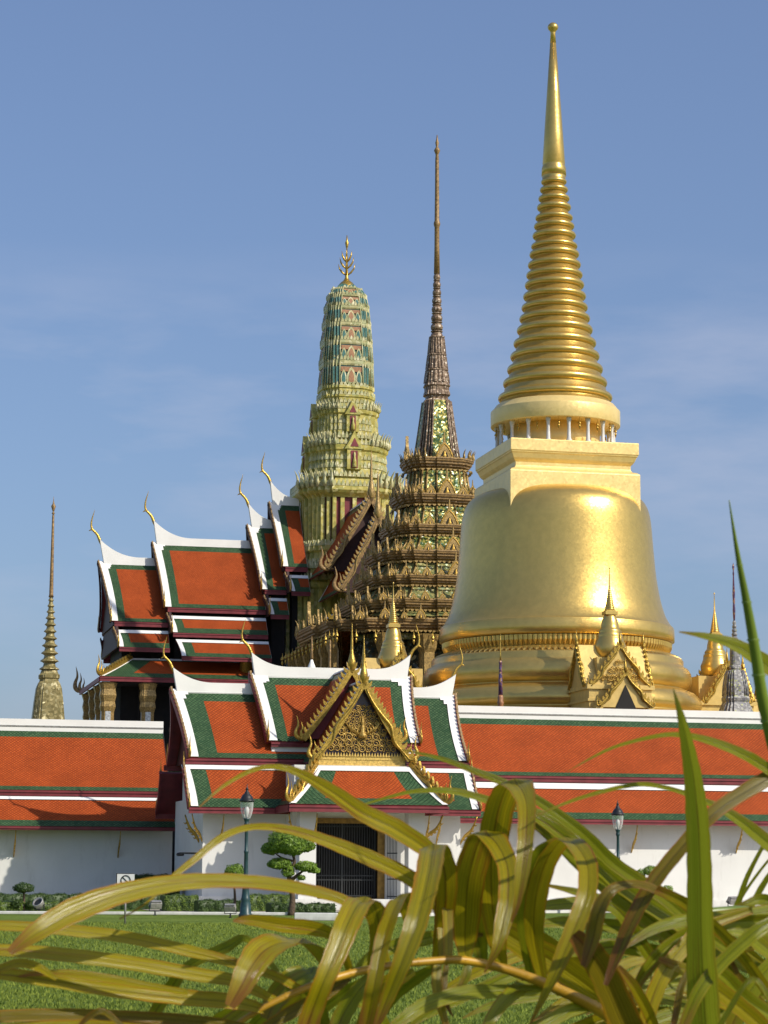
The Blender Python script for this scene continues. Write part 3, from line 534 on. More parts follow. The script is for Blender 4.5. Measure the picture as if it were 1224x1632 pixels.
# ------------------------------------------------------------------ gatehouse
def gatehouse():
    U0, V0 = 23.5, 117.0
    root = tag(empty('gatehouse', W(U0, V0)), 'white gatehouse with crossed tiled roofs and a gilded gable over its dark doorway', 'gatehouse')
    X = lambda u: u - U0
    Y = lambda v: v - V0
    # walls
    mb = MB(); mb.box((X(17.25), Y(112.35), 0), (X(29.8), Y(121.6), 5.25)); mb.box((X(17.4), Y(113.75), 5.25), (X(29.6), Y(120.25), 7.0)); mb.build('wall', 'wall', root)
    mb = MB(); mb.box((X(17.1), Y(112.2), 0), (X(29.95), Y(112.35), 0.6)); mb.build('plinth', 'wall', root)
    # main roofs: wings then higher centre
    for s in (-1, 1):
        mt, mw = MB(), MB()
        panel(mt, mw, slope(X(16.75), X(30.35), 0, 10.62, s * 3.75, 7.12, 0.45, 0.35), 13.6, 5.1, .38, .38, .2, 0, .95, .95, .55, .42); mt.build('wing_roof', TILES, root)
        m2 = MB(); panel(m2, mw, slope(X(20.6), X(28.05), 0, 11.5, s * 3.35, 7.98, 0.35, 0.35), 7.45, 4.85, .42, .42, .2, 0, .55, .55, .5, .42); m2.build('centre_roof', TILES, root)
        m3 = MB(); panel(m3, mw, slope(X(16.5), X(30.42), s * 3.9, 6.72, s * 5.8, 4.72, .22, .05, .08), 13.9, 2.75, .34, .34, .26, 0, .75, .75, 0.0, .62, nst=0); m3.build('lower_roof', TILES, root)
        mw.build('roof_margin', 'white', root)
        mf = MB(); fascia(mf, X(16.5), X(30.5), s * 3.74, 6.78, 7.06); fascia(mf, X(16.4), X(30.5), s * 5.8, 4.42, 4.68); fascia(mf, X(20.7), X(27.95), s * 3.36, 7.7, 7.92); mf.build('fascia', 'maroon', root)
        mb = MB(); mb.box((X(20.75), s * 3.0, 7.0), (X(27.9), s * 3.3, 7.72)); mb.build('clerestory', 'white', root)
    ridge_cap(X(16.75), X(30.35), 0, 10.6, .38, .72, .72, .42, 1.7).build('wing_ridge', 'white', root)
    ridge_cap(X(20.6), X(28.05), 0, 11.48, .38, .68, .78, .35, 1.6).build('centre_ridge', 'white', root)
    # gable ends, boards and finials
    for (x, z0, zr, run, sgn, sz, off) in ((16.75, 7.12, 10.62, 3.75, -1, 1.6, .45), (30.35, 7.12, 10.62, 3.75, 1, 1.6, .35), (20.6, 7.98, 11.5, 3.35, -1, 1.75, .35), (28.05, 7.98, 11.5, 3.35, 1, 1.75, .35)):
        mb = MB(); zm = (zr + z0) / 2 - .45; mb.prism([(-run + .1, z0 - .1), (run - .1, z0 - .1), (run * .5, zm), (0, zr - .3), (-run * .5, zm)], lambda p, q, e: (X(x) - sgn * (0.35 + e), p, q), 0, .12); g = mb.build('gable_wall', 'darkwood', root)
        for s in (-1, 1):
            P = slope(X(x), X(x), 0, zr, s * run, z0, off if sgn < 0 else 0, off if sgn > 0 else 0); mb = MB()
            pts = [Vector(P(0.0, t)) + Vector((sgn * 0.07 + sgn * off * (1 - t) ** 2.2 * (1 if sgn > 0 else 0), 0, .10)) for t in (0.02, .3, .65, 1)]
            barge(mb, pts, (1, 0, 0), .30, .14, 17, .17, 0, 2); flame(mb, pts[-1], (0, s, 0), .95, (1, 0, 0), 1); mb.build('bargeboard', ('maroon', 'gilt', 'brown'), root)
        chofa((X(x) + sgn * (off + .02), 0, zr + (1.02 if run > 3.5 else .98)), sz, (sgn, 0)).build('chofa_finial', 'gilt', root)
    for x, sgn in ((16.5, -1), (30.42, 1)):
        for s in (-1, 1):
            mb = MB(); pts = [Vector((X(x) + sgn * .12, s * 3.95, 6.8)), Vector((X(x) + sgn * .08, s * 4.8, 5.75)), Vector((X(x) + sgn * .08, s * 5.75, 4.78))]
            barge(mb, pts, (1, 0, 0), .26, .13, 8, .16, 0, 2); flame(mb, pts[-1], (0, s, 0), .7, (1, 0, 0), 1); flame(mb, pts[0], (0, s * .5, 0), .6, (1, 0, 0), 1); mb.build('lower_bargeboard', ('maroon', 'gilt', 'brown'), root)
    # porch: two nested front gables
    C = 24.5
    def porch_gable(v, apex, foot, half, back, nm, teeth, rel):
        mt, mw = MB(), MB(); run = abs(back - v)
        for s in (-1, 1):
            def P(q, t): return (X(C) + s * half * t, Y(v) + run * q, apex - .12 + (foot - apex) * (t + .16 * t * (1 - t)))
            panel(mt, mw, P, run, math.hypot(half, apex - foot), .3, 0, .12, 0, .5, 0, .3, .4, nst=0)
        mt.build(nm + '_roof', TILES, root); mw.build(nm + '_roof_margin', 'white', root)
        for s in (-1, 1):
            mb = MB(); pts = [Vector((X(C) + s * half * t, Y(v) - .10, apex + (foot - apex) * (t + .16 * t * (1 - t)))) for t in (0.0, .33, .66, 1)]
            barge(mb, pts, (0, 1, 0), .25, .18, teeth + 3, .25, 0, 1, naga=0.14 if rel else 0.0)
            flame(mb, pts[-1] + Vector((0, 0, .05)), (s, 0, 0), 1.05, (0, 1, 0)); mb.build(nm + '_bargeboard', ('gilt', 'gilt'), root)
        mb = MB(); mb.lathe([(.05, apex - .35), (.13, apex - .2), (.19, apex + .0), (.195, apex + .16), (.14, apex + .38), (.085, apex + .58), (.066, apex + .9), (.058, apex + 1.15), (.042, apex + 1.5), (.022, apex + 1.8), (.006, apex + 2.05)], 12, (X(C), Y(v) - .1)); mb.build(nm + '_finial', 'gilt', root)
    porch_gable(113.0, 11.70, 8.1, 2.45, 117.3, 'rear_gable', 13, False)
    porch_gable(110.3, 10.85, 7.05, 2.35, 115.5, 'front_gable', 13, True)
    mb = MB(); mb.prism([(-2.2, 8.1), (2.2, 8.1), (0, 11.45)], lambda p, q, e: (X(C) + p, Y(113.25) + e, q), 0, .15); mb.build('rear_pediment', 'maroon', root)
    mb = MB(); mb.prism([(-2.2, 6.75), (2.2, 6.75), (0, 10.6)], lambda p, q, e: (X(C) + p, Y(110.5) + e, q), 0, .2); ped = mb.build('pediment', 'blueglass', root)
    mb = MB(); relief(mb, (X(C), Y(110.47), 7.2), 1.9, 3.05, (0, -1, 0), 3, 8)
    # small seated figure mass at the middle of the scrollwork
    mb.lathe([(0.05, 8.0), (.2, 8.03), (.24, 8.12), (.18, 8.24), (.11, 8.32), (.13, 8.45), (.09, 8.57), (.08, 8.64), (.1, 8.72), (.06, 8.84), (.02, 9.1)], 10, (X(C), Y(110.42)))
    for sx in (-1, 1):
        for q_ in range(5): mb.tube([(X(C) + sx * (.15 + .1 * q_), Y(110.40), 8.15 + .05 * q_), (X(C) + sx * (.28 + .13 * q_), Y(110.38), 8.3 + .1 * q_), (X(C) + sx * (.22 + .1 * q_), Y(110.40), 8.5 + .16 * q_ * .6)], [.05, .045, .01], 5); mb.build('pediment_relief', 'frieze', ped)
    mb = MB(); mb.box((X(C) - 2.1, Y(110.45), 6.98), (X(C) + 2.1, Y(110.8), 7.14)); mb.box((X(C) - 2.15, Y(110.38), 6.62), (X(C) + 2.15, Y(110.8), 6.74)); mb.box((X(C) - 2.1, Y(110.48), 6.74), (X(C) + 2.1, Y(110.8), 6.98))
    for k in range(30):
        x = X(C) - 2.05 + 4.1 * (k + .5) / 30
        for zz, h, s in ((7.14, .2, 1), (6.62, .14, -1)): mb.prism([(-.06, 0), (.06, 0), (.0, h * s)], lambda p, q, e: (x + p, Y(110.40) + e, zz + q), 0, .07)
    mb.build('pediment_frieze', 'frieze', root)
    # lower side boards and pent roof
    def Pp(q, t): a = 22.35 - 1.75 * t ** 1.15; b = 26.7 + 1.35 * t ** 1.15; return (X(a + (b - a) * q), Y(110.1 - 2.1 * t), 6.62 - 1.8 * (t + .1 * t * (1 - t)))
    mt, mw = MB(), MB(); panel(mt, mw, Pp, 5.6, 2.75, .2, .2, .3, 0, .9, .9, 0.0, .5, nst=0); mt.build('pent_roof', TILES, root); mw.build('pent_roof_margin', 'white', root)
    mt, mw = MB(), MB()
    for s, q0, q1 in ((-1, 22.35, 20.6), (1, 26.7, 28.05)):
        def Ps(q, t): return (X(q0 + (q1 - q0) * t), Y(108.05 + 2.05 * (1 - t) + q * (3.4 + .0 * t)), 6.62 - 1.8 * (t + .1 * t * (1 - t)))
        panel(mt, mw, Ps, 3.4, 2.4, .12, 0, .2, 0, .3, 0, .2, .3, nst=0)
    mt.build('side_roof', TILES, root); mw.build('side_roof_margin', 'white', root)
    for s, q0, q1 in ((-1, 22.2, 20.65), (1, 26.85, 28.0)):
        mb = MB(); pts = [Vector((X(q0 + (q1 - q0) * t), Y(110.15 - 2.05 * t), 6.95 - 1.95 * t)) for t in (0, .35, .7, 1)]
        d_ = Vector((q1 - q0, -2.05, -1.9)).normalized(); a = Vector((0, 0, 1)).cross(d_).normalized()
        barge(mb, pts, a, .26, .2, 8, .28, 0, 1, naga=.12); flame(mb, pts[-1] + Vector((0, 0, .05)), (s * .8, -.6, 0), 1.15, a); mb.build('porch_bargeboard', ('gilt', 'gilt'), root)
    mf = MB(); fascia(mf, X(20.55), X(28.1), Y(108.05), 4.46, 4.76); mf.box((X(20.5), Y(108.1), 4.46), (X(20.64), Y(111.2), 4.76)); mf.box((X(28.0), Y(108.1), 4.46), (X(28.14), Y(111.2), 4.76)); mf.build('porch_fascia', 'maroon', root)
    # porch walls, doorway
    mb = MB(); mb.box((X(21.2), Y(110.6), 0), (X(22.05), Y(112.34), 4.9)); mb.box((X(25.62), Y(110.6), 0), (X(27.25), Y(112.34), 4.9)); mb.box((X(22.05), Y(110.6), 4.25), (X(25.62), Y(112.34), 4.9)); mb.box((X(21.2), Y(110.2), 4.5), (X(27.25), Y(112.3), 6.7)); mb.build('porch_wall', 'wall', root)
    for u in (21.25, 26.42):
        mb = MB(); mb.box((X(u), Y(109.0), 0), (X(u + .78), Y(109.8), 4.5)); mb.box((X(u - .06), Y(108.94), 0), (X(u + .84), Y(109.86), .7)); mb.build('porch_pillar', 'wall', root)
    mb = MB(); mb.box((X(21.0), Y(108.7), 0), (X(27.4), Y(110.6), .5)); mb.build('porch_plinth', 'wall', root)
    mb = MB(); mb.box((X(22.05), Y(112.05), .5), (X(25.62), Y(112.33), 4.25)); mb.build('door_shade_panel', 'dark', root)  # near-black panel paints the unlit interior behind the doorway
    mb = MB(); mb.box((X(22.0), Y(110.45), 4.0), (X(25.65), Y(110.6), 4.25)); mb.box((X(25.28), Y(110.45), .5), (X(25.62), Y(110.6), 4.0)); mb.build('door_frame', 'amber', root)
    gr = MB(); n = 26
    for k in range(n + 1):
        x = X(22.08) + 3.15 * k / n; r = .016 if k % 13 else .045; gr.box((x - r, Y(110.9) - r, .5), (x + r, Y(110.9) + r, 4.0))
    for zz in (.62, 1.35, 1.55, 3.85): gr.box((X(22.06), Y(110.87), zz), (X(25.25), Y(110.93), zz + .05))
    gr.build('door_grille', 'iron', root)
    gl = MB()
    for k in range(7): x = X(25.66) + .06 * k; gl.box((x - .012, Y(110.0) - .05 * k, .5), (x + .012, Y(110.02) - .05 * k, 4.0))
    for zz in (.6, 1.4, 2.6, 3.9): gl.prism([(X(25.64), Y(110.04)), (X(26.05), Y(109.7)), (X(26.05), Y(109.74)), (X(25.64), Y(110.08))], lambda p, q, e: (p, q, zz + e), 0, .05)
    gl.build('open_door_leaf', 'iron', root)
    for (wx, wy, ex, ey, ax) in ((17.25, 113.4, 16.55, 113.4, (0, 1, 0)), (17.25, 112.4, 16.6, 111.5, (.7, -.7, 0)), (18.1, 112.35, 18.1, 111.4, (1, 0, 0)), (21.2, 109.3, 20.65, 108.6, (.7, -.7, 0)), (21.9, 109.0, 21.9, 108.2, (1, 0, 0)), (27.22, 109.0, 27.22, 108.2, (1, 0, 0)), (27.2, 109.4, 28.0, 108.7, (.7, .7, 0)), (28.6, 112.35, 28.6, 111.4, (1, 0, 0)), (29.8, 112.4, 30.4, 111.5, (.7, .7, 0))):
        mb = MB(); bracket(mb, (X(wx), Y(wy), 3.1), (X(ex), Y(ey), 4.4), ax); mb.build('bracket', 'gilt', root)
    mb = MB(); mb.box((X(16.3), Y(113.2), 2.55), (X(17.25), Y(113.55), 2.63)); mb.lathe([(.02, 2.63), (.16, 2.6), (.2, 2.5), (.12, 2.45)], 10, (X(16.35), Y(113.38))); mb.build('wall_lamp', 'black', root)
gatehouse()

# ------------------------------------------------------------------ golden stupa
def chedi():
    U0, V0 = 44.4, 143.7
    root = tag(empty('golden_stupa', W(U0, V0)), 'huge golden bell-shaped stupa with ringed spire rising behind the gallery', 'stupa')
    pr = [(.03, 57.05), (.2, 56.97), (.31, 56.86), (.36, 56.72), (.31, 56.56), (.2, 56.45), (.165, 56.3), (.2, 55.6), (.43, 52.15), (.60, 49.6), (.735, 47.4), (.70, 47.33), (.755, 47.23), (.796, 47.06), (.80, 46.6)]
    mb = MB(); mb.lathe(pr[7:][::-1], 40, cap=True); mb.build('spire', 'gold', root)
    mb = MB(); mb.lathe(pr[:8][::-1], 24); mb.build('finial_ball', 'gold', root)
    rg = [(.836, 46.21), (.917, 45.67), (1.019, 45.08), (1.112, 44.49), (1.217, 43.79), (1.314, 43.23), (1.411, 42.6), (1.503, 41.89), (1.612, 41.35), (1.716, 40.65), (1.825, 39.97), (1.921, 39.31), (2.033, 38.56), (2.14, 37.81), (2.28, 37.08), (2.448, 36.32), (2.664, 35.45), (2.872, 34.59), (3.079, 33.72), (3.342, 32.82), (3.66, 31.86)]
    prof = [(.78, 46.6)]
    for k, (r, z) in enumerate(rg):
        h = (z - rg[k + 1][1]) if k + 1 < len(rg) else .8
        g = h * .27
        for a in range(-70, 91, 20): prof.append((r - g + g * math.cos(R(a)), z + g * math.sin(R(-a)) ))
        nr = rg[k + 1][0] if k + 1 < len(rg) else r + .2
        inn = nr - h * .42
        prof += [(inn - .10, z - g * 1.15), (inn, z - h * .40), (inn + .02, z - h * .62)]
    prof += [(3.75, 31.32)]
    # keep the profile going down only
    q = [prof[0]]
    for p in prof[1:]: q.append((p[0], min(p[1], q[-1][1] - 1e-4)))
    mb = MB(); mb.lathe(q[::-1], 64, cap=False); mb.build('ringed_spire', 'gold', root)
    mb = MB(); mb.lathe([(3.3, 29.95), (4.09, 29.94), (4.10, 29.945), (4.13, 29.97), (4.135, 29.98), (4.135, 30.90), (4.13, 30.92), (4.04, 31.0), (4.03, 31.005), (3.80, 31.3), (3.79, 31.31), (3.7, 31.36)], 64); mb.build('drum_band', 'goldflat', root)
    mb = MB(); mb.lathe([(2.85, 28.0), (2.85, 29.96)], 48); mb.build('drum', 'goldflat', root)
    col = None
    for k in range(18):
        a = 2 * math.pi * (k + .3) / 18; p = (3.72 * math.cos(a), 3.72 * math.sin(a), 0)
        if col is None:
            mb = MB(); mb.lathe([(.20, 28.35), (.20, 28.5), (.13, 28.62), (.11, 29.2), (.10, 29.5), (.13, 29.7), (.17, 29.85), (.17, 29.95)], 12); col = mb.build('drum_column', 'porcelain', root); col.location = p
        else: copy_part(col, root, p)
    bell = None
    for k in range(18):
        a = 2 * math.pi * (k + .8) / 18; p = (3.85 * math.cos(a), 3.85 * math.sin(a), 0)
        if bell is None:
            mb = MB(); mb.lathe([(.01, 29.95), (.012, 29.72), (.05, 29.7), (.09, 29.58), (.10, 29.54)], 8); mb.tube([(0, 0, 29.54), (0, 0, 29.42), (0, 0, 29.2)], [.015, .07, .02], 6); bell = mb.build('wind_bell', 'gilt', root); bell.location = p
        else: copy_part(bell, root, p)
    mb = MB(); sq = [(-1, -1), (1, -1), (1, 1), (-1, 1)]
    mb.plan([(4.22, 23.2), (4.22, 26.35), (4.20, 26.42), (4.08, 26.52), (3.84, 26.6), (3.75, 26.75), (3.76, 27.0), (3.86, 27.1), (3.95, 27.22), (4.06, 27.5), (4.12, 27.56), (4.12, 27.62), (4.17, 27.66), (4.17, 28.38), (4.13, 28.42)], sq); o = mb.build('square_throne', 'goldflat', root)
    bv = o.modifiers.new('bevel', 'BEVEL'); bv.width = .03; bv.segments = 2; bv.limit_method = 'ANGLE'
    bl = [(3.0, 25.75), (4.0, 25.68), (4.7, 25.55), (5.25, 25.3), (5.62, 24.95), (5.85, 24.5), (5.98, 23.95), (6.04, 23.4), (6.08, 22.9), (6.13, 22.2), (6.19, 21.5), (6.31, 20.2), (6.55, 18.8), (6.80, 17.9), (6.95, 17.55), (7.14, 17.22), (7.28, 17.05), (7.33, 17.02), (7.35, 16.96), (7.38, 16.9)]
    bl = crom(bl, 3) + [(7.40, 16.5), (7.39, 16.14), (7.32, 16.1), (7.26, 16.06), (7.15, 16.05)]
    mb = MB(); mb.lathe(bl[::-1], 128); mb.build('bell', 'gold', root)
    mb = MB()
    for (r0, z0, r1, z1, n, hh) in ((7.16, 16.02, 6.95, 15.42, 150, .5), (7.25, 15.3, 7.75, 15.02, 130, .3)):
        mb.lathe([(r1, z1 - .02), (r0, z0)] if z1 < z0 else [(r0, z0), (r1, z1)], 96, cap=False)
        for k in range(n):
            a = 2 * math.pi * k / n; w_ = math.pi * 2 / n * .43
            ps = []
            for (r, z, ww) in ((r0 + .03, z0, 1), ((r0 + r1) / 2 + .12, (z0 + z1) / 2, 1), (r1 + .07, z1 - .02, .25)):
                ps.append([(r * math.cos(a + s * w_ * ww), r * math.sin(a + s * w_ * ww), z) for s in (-1, 0, 1)])
                ps[-1][1] = ((r + .05) * math.cos(a), (r + .05) * math.sin(a), z)
            mb.grid(ps, 0, False, False)
    mb.build('lotus_moulding', 'gold', root)
    b2 = [(6.9, 15.45), (7.05, 15.36), (7.2, 15.3), (7.55, 15.05), (7.85, 15.0), (7.93, 14.9), (7.93, 14.62), (7.98, 14.5), (8.22, 14.38), (8.38, 14.1), (8.44, 13.8), (8.40, 13.5), (8.28, 13.25), (8.1, 13.15), (8.05, 13.08), (8.28, 12.98), (8.6, 12.85), (8.88, 12.6), (9.05, 12.25), (9.06, 12.0), (8.95, 11.8), (8.8, 11.7), (8.8, 11.6), (9.2, 11.5), (9.5, 11.2), (9.62, 10.8), (9.5, 10.4), (9.35, 10.3), (9.35, 9.0), (10.2, 8.8), (10.2, 3.2), (11, 3.0), (11, 0)]
    mb = MB(); mb.lathe(b2[::-1], 112, cap=False); mb.build('moulded_base', 'gold', root)
    # porches on the four sides
    def porch(dx, dy):
        t = Vector((dx, dy, 0)); s_ = Vector((-dy, dx, 0))
        P = lambda a, b, z: t * b + s_ * a + Vector((0, 0, z))
        mb = MB()
        def bx(a0, b0, z0, a1, b1, z1):
            c = [P(a0, b0, 0), P(a1, b1, 0)]; mb.box((c[0].x, c[0].y, z0), (c[1].x, c[1].y, z1))
        bx(-1.9, 7.5, 0, 1.9, 12.4, 12.3); bx(-2.05, 7.5, 12.3, 2.05, 12.55, 12.55); bx(-1.2, 9, 12.5, 1.2, 11.8, 14.2); bx(-2.0, 7.5, 11.6, 2.0, 12.5, 11.75)
        po = mb.build('porch', 'goldporch', root)
        st = MB(); c = P(0, 10.6, 0); st.lathe([(.95, 13.6), (1.0, 14.0), (.85, 14.2)], 24, (c.x, c.y)); small_stupa(st, (c.x, c.y), 14.1, 5.6); st.build('porch_spire', 'gold', po)
        gm = MB(); bm_ = MB(); rm = MB(); nm = MB()
        def gable(b, half, z0, z1, side=None):
            # side None: facing outward; else the gable faces sideways
            if side is None: mp = lambda p, q, e: P(p, b + e, q); thick = t; m3 = lambda p, q: P(p, b + .06, q)
            else: mp = lambda p, q, e: P(side * (2.0 + e), b + p, q); thick = s_; m3 = lambda p, q: P(side * 2.06, b + p, q)
            gm.prism([(-half, z0), (half, z0), (0, z1)], mp, -.9 if side is None else -1.8, 0)
            for k in (-1, 1):
                pts = [m3(k * half * f, z1 + .12 + (z0 - z1) * (f + .18 * f * (1 - f))) for f in (0, .35, .7, 1)]
                barge(bm_, pts, thick, .17, .16, 9, .17, 0, 0, naga=.1); 
                flame(bm_, pts[-1], (s_ if side is None else t) * k, .55, thick)
            top = m3(0, z1); bm_.tube([top, top + Vector((0, 0, .35)), top + Vector((0, 0, .9))], [.12, .08, .01], 8)
        gable(12.4, 1.85, 12.4, 14.9); gable(13.3, 1.6, 11.2, 13.2); gable(10.6, 1.5, 12.4, 15.0, -1); gable(10.6, 1.5, 12.4, 15.0, 1)
        gm.build('porch_gable', 'goldporch', po); bm_.build('porch_bargeboard', 'gilt', po)
        relief(rm, P(0, 12.45, 12.75), 1.25, 1.9, t, 5, 3); rm.build('porch_relief', 'giltdark', po)
        pl = MB()
        for k in (-1.55, 1.55):
            c = P(k, 13.1, 0); pl.box((c.x - .2, c.y - .2, 0), (c.x + .2, c.y + .2, 11.3))
        pl.build('porch_pillar', 'goldporch', po)
        nm.prism([(-.6, 9.5), (.6, 9.5), (.6, 11.2), (0, 12.5), (-.6, 11.2)], lambda p, q, e: P(p, 13.32 + e, q), 0, .03); nm.build('niche_shade_plate', 'dark', po)  # flat plate, the shade of the opening put into its colour
    porch(0, -1); porch(-1, 0); porch(1, 0)
chedi()

# ------------------------------------------------------------------ stepped towers
def redent(steps):
    """Outline of a square of half-size 1 with stepped corners; steps: list of (b, a), b the next face distance and a where it starts."""
    pts = [(1, steps[0][1])]
    for i, (b, a) in enumerate(steps):
        pts.append((b, a)); nx = steps[i + 1][1] if i + 1 < len(steps) else b
        pts.append((b, nx))
    half = pts[:]
    mir = [(y, x) for x, y in half[::-1]]
    q = half + (mir[1:] if half[-1] == mir[0] else mir)
    out = []
    for k in range(4):
        c, s = [(1, 0), (0, 1), (-1, 0), (0, -1)][k]
        out += [(x * c - y * s, x * s + y * c) for x, y in q]
    return out
def teeth_on_plan(mb, plan, r, z, h, pitch, mi, c=(0, 0), th=.06, down=False, faces=('f', 'l', 'r')):
    n = len(plan)
    for j in range(n):
        a = Vector((plan[j][0] * r, plan[j][1] * r, 0)); b = Vector((plan[(j + 1) % n][0] * r, plan[(j + 1) % n][1] * r, 0)); d = b - a
        L = d.length
        if L < pitch * .6: continue
        d.normalize(); nrm = Vector((d.y, -d.x, 0)); mid = (a + b) / 2
        if nrm.dot(mid) < 0: nrm = -nrm
        if nrm.y > .5: continue
        m = max(1, round(L / pitch)); st = L / m
        for k in range(m):
            p = a + d * st * (k + .5) + Vector((c[0], c[1], z)) - nrm * .02; s = -1 if down else 1
            mb.prism([(-st * .42, 0), (st * .42, 0), (st * .34, h * .5), (0, h), (-st * .34, h * .5)], lambda x, y, e: p + d * x + Vector((0, 0, y * s)) + nrm * e, -th, th, mi)
def horn(mb, p, out, s, mi=0):
    o = Vector(out).normalized(); p = Vector(p)
    pts = crom([(-.05, 0, .10), (.10, .22, .11), (.08, .5, .075), (.18, .8, .04), (.34, 1.05, .006)], 3)
    mb.tube([p + o * x * s + Vector((0, 0, z * s)) for x, z, r in pts], [r * s for x, z, r in pts], 6, mi=mi)
def gablet_mesh():
    mb = MB(); o = [(-.5, 0), (.5, 0), (.47, .2), (.38, .42), (.24, .66), (.10, .86), (.05, 1.0), (0.012, 1.5), (-.012, 1.5), (-.05, 1.0), (-.10, .86), (-.24, .66), (-.38, .42), (-.47, .2)]
    mb.prism(o, lambda x, y, e: (x, e, y), -.10, .25, 0)
    i = [(-.34, .02), (.34, .02), (.31, .2), (.23, .4), (.12, .6), (0, .74), (-.12, .6), (-.23, .4), (-.31, .2)]
    mb.tube([(x, -.12, y) for x, y in [(-.44, 0), (-.42, .2), (-.33, .42), (-.2, .64), (0, .86), (.2, .64), (.33, .42), (.42, .2), (.44, 0)]], .045, 6, mi=1)
    mb.prism([(x * .62, y * .62 + .03) for x, y in i], lambda x, y, e: (x, e, y), -.14, -.10, 2)
    mb.lathe([(.1, .03), (.12, .16), (.06, .26), (.07, .34), (.02, .44)], 8, (0, -.16), 1)
    for s in (-1, 1):
        for f in (.25, .5, .75): mb.prism([(-.06, 0), (.06, 0), (s * .05, .16)], lambda x, y, e: (s * (.5 - .42 * f) + x, e, f * .86 + y), -.05, .1, 0)
    return mb

